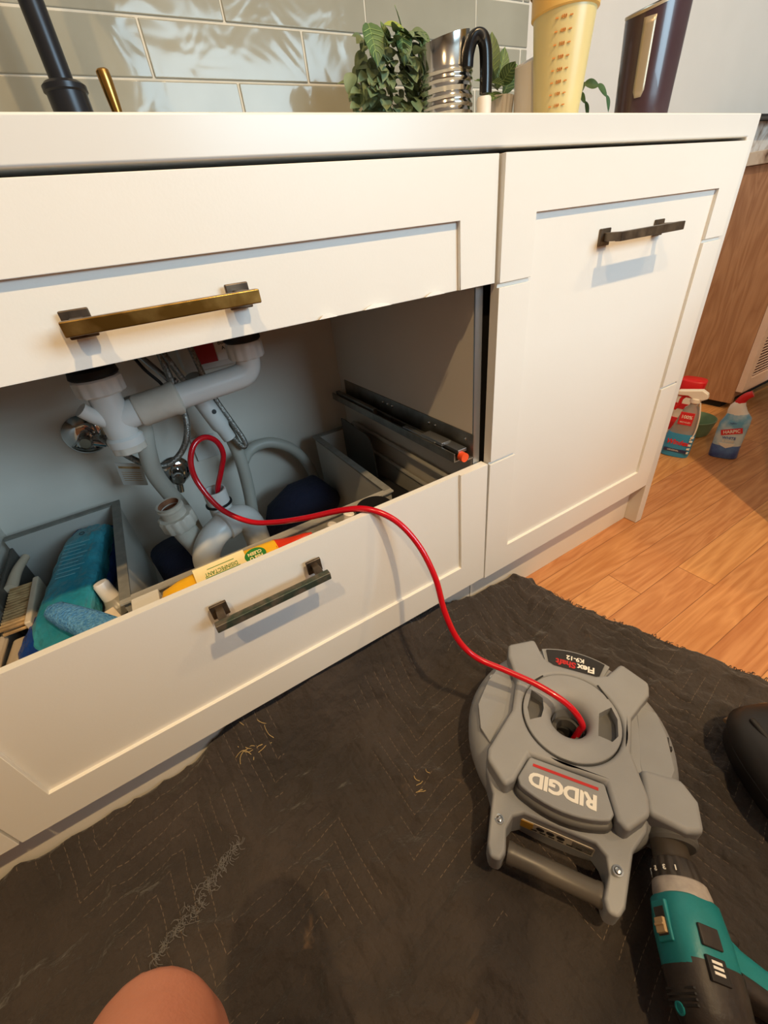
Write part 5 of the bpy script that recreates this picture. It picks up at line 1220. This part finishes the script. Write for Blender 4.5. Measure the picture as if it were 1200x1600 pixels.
# black tool case at the right edge
CS = thing('tool_case', 'black rounded plastic tool case on the blanket at the right edge', 'tool case', (-0.50, -0.60, 0.0))
cM = Matrix.Translation((-0.513, -0.562, 0.0)) @ Matrix.Rotation(R_(-118), 4, 'Z')
b_ = bmesh.new()
rings(b_, [sring((0, 0, 0.006), (1, 0, 0), (0, 1, 0), 0.105, 0.060, 3.2, 40), sring((0, 0, 0.035), (1, 0, 0), (0, 1, 0), 0.120, 0.074, 3.0, 40), sring((0, 0, 0.060), (1, 0, 0), (0, 1, 0), 0.122, 0.076, 2.8, 40), sring((0, 0, 0.066), (1, 0, 0), (0, 1, 0), 0.112, 0.068, 2.8, 40)])
obj('case_base', xf(b_, cM), 'case_black', CS, smooth=40)
b_ = bmesh.new()
rings(b_, [sring((0, 0, 0.066), (1, 0, 0), (0, 1, 0), 0.125, 0.079, 2.8, 40), sring((0, 0, 0.074), (1, 0, 0), (0, 1, 0), 0.126, 0.080, 2.8, 40), sring((0, 0, 0.095), (1, 0, 0), (0, 1, 0), 0.116, 0.070, 2.6, 40), sring((0, 0, 0.108), (1, 0, 0), (0, 1, 0), 0.095, 0.052, 2.4, 40), sring((0, 0, 0.112), (1, 0, 0), (0, 1, 0), 0.06, 0.03, 2.2, 40)])
obj('case_lid', xf(b_, cM), 'case_black', CS, smooth=50)
obj('latch', xf(B(-0.02, 0.02, 0.074, 0.084, 0.040, 0.085), cM), 'fs_inner', CS, bevel=0.003)
obj('side_knob', xf(LA([(0.011, 0), (0.011, 0.006), (0.006, 0.009), (0.001, 0.010)], (-0.06, 0.077, 0.052), (0, 1, 0), 16), cM), 'fs_inner', CS)
obj('tan_strap', T([(-0.505, -0.441, 0.060), (-0.46, -0.452, 0.062), (-0.42, -0.470, 0.062), (-0.40, -0.52, 0.060)], 0.005, N=10), 'case_trim', CS)
obj('lid_handle', xf(T([(-0.05, 0, 0.108), (-0.04, 0, 0.126), (0.04, 0, 0.126), (0.05, 0, 0.108)], 0.006, N=12), cM), 'fs_inner', CS)
obj('lid_ridge', xf(B(-0.09, 0.09, -0.046, -0.038, 0.100, 0.1085), cM), 'case_black', CS, bevel=0.003)

# ------------------------------------------------------------------ the half-kneeling person
PS = thing('person', 'person half kneeling on the blanket, one bare knee raised at the bottom of the picture', 'person', (-1.12, -0.80, 0))
def limb(secs, side=(1, 0, 0), N=28):
    rs = []
    for i, (c, a, b) in enumerate(secs):
        d = Vector(secs[min(i + 1, len(secs) - 1)][0]) - Vector(secs[max(i - 1, 0)][0]); d.normalize()
        x = Vector(side); x = (x - d * x.dot(d)).normalized(); y = d.cross(x)
        rs.append(sring(c, x, y, a, b, 2.0, N))
    b_ = bmesh.new(); rings(b_, rs); return b_
def shift(secs, t): return [(tuple(Vector(c) + Vector(t)), a, b) for c, a, b in secs]
KT = (-0.031, -0.014, -0.010)
left_leg = shift([((-1.215, -0.86, 0.40), 0.085, 0.09), ((-1.24, -0.76, 0.385), 0.088, 0.09), ((-1.27, -0.66, 0.365), 0.080, 0.080), ((-1.286, -0.56, 0.350), 0.070, 0.070), ((-1.292, -0.48, 0.342), 0.060, 0.062), ((-1.290, -0.42, 0.340), 0.056, 0.058),
        ((-1.285, -0.37, 0.328), 0.055, 0.057), ((-1.283, -0.338, 0.300), 0.054, 0.054), ((-1.284, -0.340, 0.262), 0.050, 0.050), ((-1.288, -0.375, 0.220), 0.048, 0.050), ((-1.292, -0.42, 0.180), 0.047, 0.052),
        ((-1.296, -0.48, 0.140), 0.042, 0.046), ((-1.30, -0.54, 0.105), 0.035, 0.039), ((-1.302, -0.575, 0.080), 0.034, 0.038)], KT)
right_leg = [((-1.06, -0.86, 0.40), 0.085, 0.09), ((-1.045, -0.80, 0.31), 0.083, 0.085), ((-1.03, -0.74, 0.21), 0.070, 0.072), ((-1.022, -0.70, 0.13), 0.060, 0.060), ((-1.020, -0.69, 0.085), 0.056, 0.056), ((-1.020, -0.73, 0.064), 0.052, 0.052),
        ((-1.020, -0.82, 0.064), 0.050, 0.050), ((-1.022, -0.92, 0.062), 0.050, 0.050), ((-1.025, -1.03, 0.054), 0.036, 0.038), ((-1.027, -1.09, 0.052), 0.032, 0.036)]
def foot_at(c, fwd, up):
    c, f_, u_ = Vector(c), Vector(fwd).normalized(), Vector(up).normalized(); s_ = f_.cross(u_)
    pr = [(-0.065, 0.0, 0.028, 0.024), (-0.04, 0.0, 0.035, 0.034), (0.0, 0.004, 0.036, 0.038), (0.045, -0.010, 0.038, 0.031), (0.095, -0.020, 0.043, 0.021), (0.145, -0.026, 0.044, 0.016), (0.165, -0.028, 0.038, 0.012)]
    b_ = bmesh.new(); rings(b_, [sring(c + f_ * t + u_ * h, s_, u_, a, b, 2.2, 24) for t, h, a, b in pr])
    out = [b_]
    for k in range(5):
        o = 0.032 - k * 0.0165; r = 0.0115 - k * 0.0011; L_ = 0.032 - k * 0.0035
        out.append(T([c + f_ * 0.155 + s_ * o - u_ * 0.028, c + f_ * (0.165 + L_ * 0.5) + s_ * o - u_ * 0.027, c + f_ * (0.165 + L_) + s_ * o - u_ * 0.031], r, N=10, k=3))
    return join(*out)
torso = [((-1.14, -0.88, 0.33), 0.145, 0.10), ((-1.14, -0.88, 0.42), 0.165, 0.115), ((-1.137, -0.87, 0.52), 0.150, 0.105), ((-1.13, -0.855, 0.64), 0.160, 0.110), ((-1.125, -0.84, 0.76), 0.175, 0.112), ((-1.12, -0.83, 0.84), 0.165, 0.095), ((-1.12, -0.825, 0.885), 0.110, 0.075), ((-1.12, -0.815, 0.92), 0.062, 0.062), ((-1.12, -0.80, 0.97), 0.056, 0.058)]
HC = Vector((-1.12, -0.775, 1.055))
head = join(ell(HC + Vector((0, -0.01, 0.02)), 0.076, 0.095, 0.098), ell(HC + Vector((0, 0.022, -0.045)), 0.056, 0.066, 0.062), ell(HC + Vector((0, 0.094, -0.012)), 0.012, 0.018, 0.024),
            ell(HC + Vector((0, 0.078, 0.025)), 0.050, 0.014, 0.010), ell(HC + Vector((0, 0.080, -0.048)), 0.024, 0.012, 0.007), ell(HC + Vector((0, 0.076, -0.080)), 0.024, 0.018, 0.016),
            ell(HC + Vector((-0.078, -0.008, 0.0)), 0.010, 0.020, 0.032), ell(HC + Vector((0.078, -0.008, 0.0)), 0.010, 0.020, 0.032))
def arm(sg):
    sh_, el, wr = Vector((-1.12 + sg * 0.175, -0.83, 0.835)), Vector((-1.12 + sg * 0.255, -0.77, 0.60)), Vector((-1.12 + sg * 0.105, -0.655, 0.715))
    l1 = [(tuple(sh_.lerp(el, t)), r, r) for t, r in ((0, 0.058), (0.15, 0.056), (0.5, 0.047), (0.9, 0.040))]
    l2 = [(tuple(el.lerp(wr, t)), r, r * 0.95) for t, r in ((0.0, 0.040), (0.2, 0.042), (0.5, 0.036), (0.85, 0.027), (1.0, 0.026))]
    b1 = limb(l1 + l2, (0, 1, 0.2), 20)
    d = (wr - el).normalized(); palm = wr + d * 0.045
    out = [b1, limb([(tuple(wr), 0.026, 0.020), (tuple(wr + d * 0.03), 0.038, 0.017), (tuple(wr + d * 0.07), 0.041, 0.015), (tuple(wr + d * 0.085), 0.036, 0.012)], (0, 0.5, 1), 20)]
    up_ = (Vector((0, 0.5, 1)) - d * d.dot(Vector((0, 0.5, 1)))).normalized(); inn = Vector((-sg, 0.55, -0.1))
    for k, L_ in enumerate((0.070, 0.078, 0.074, 0.058)):
        b0 = wr + d * 0.078 + up_ * (0.029 - k * 0.0195)
        out.append(T([b0 - d * 0.01, b0 + d * L_ * 0.42, b0 + d * L_ * 0.72 + inn * L_ * 0.16, b0 + d * L_ * 0.84 + inn * L_ * 0.42], lambda t: 0.0092 - 0.0022 * t, N=10, k=3))
    tb = wr + d * 0.022 + up_ * 0.030
    out.append(T([tb - up_ * 0.01, tb + d * 0.022 + up_ * 0.018, tb + d * 0.044 + up_ * 0.028 + inn * 0.012, tb + d * 0.060 + up_ * 0.030 + inn * 0.026], lambda t: 0.0115 - 0.003 * t, N=10, k=3))
    return join(*out), l1
armL, aL = arm(-1); armR, aR = arm(1)
body_ = join(limb(left_leg), limb(right_leg), limb(torso), head, armL, armR,
             foot_at((-1.31, -0.607, 0.062), (0, 1, -0.12), (0, 0.12, 1)), foot_at((-1.027, -1.12, 0.062), (0, -0.55, -0.75), (0, -0.75, 0.55)))
def solid(o, vox, it=10):
    q = o.modifiers.new('remesh', 'REMESH'); q.mode = 'VOXEL'; q.voxel_size = vox; q.use_smooth_shade = True
    q = o.modifiers.new('smooth', 'SMOOTH'); q.iterations = it; q.factor = 0.6
solid(obj('body', body_, 'skin', PS, smooth=180), 0.004, 8)
def grow(secs, k, g): return [(c, a + g, b + g) for c, a, b in secs[k[0]:k[1]]]
solid(obj('shorts', join(limb(grow(left_leg, (0, 3), 0.012)), limb(grow(right_leg, (0, 3), 0.012)), limb(grow(torso, (0, 3), 0.008))), 'shorts', PS, smooth=180), 0.006, 6)
solid(obj('shirt', join(limb(grow(torso, (1, 7), 0.012)), limb(grow(aL, (0, 3), 0.012), (0, 1, 0.2)), limb(grow(aR, (0, 3), 0.012), (0, 1, 0.2))), 'shirt', PS, smooth=180), 0.006, 6)
hair_ = ell(HC + Vector((0, -0.022, 0.038)), 0.083, 0.098, 0.092)
bmesh.ops.delete(hair_, geom=[v for v in hair_.verts if v.co.y - HC.y > 0.035 and v.co.z - HC.z < 0.075 or v.co.z - HC.z < -0.03], context='VERTS')
ho = obj('hair', hair_, 'hair', PS, smooth=180); q_ = ho.modifiers.new('t', 'SOLIDIFY'); q_.thickness = 0.008
for sg in (-1, 1):
    eo = obj('eye', ell(HC + Vector((sg * 0.031, 0.071, 0.004)), 0.011, 0.010, 0.009), 'logo_white', PS, smooth=180)
    obj('iris', ell(HC + Vector((sg * 0.031, 0.0795, 0.004)), 0.005, 0.0025, 0.005), 'ink', eo, smooth=180)
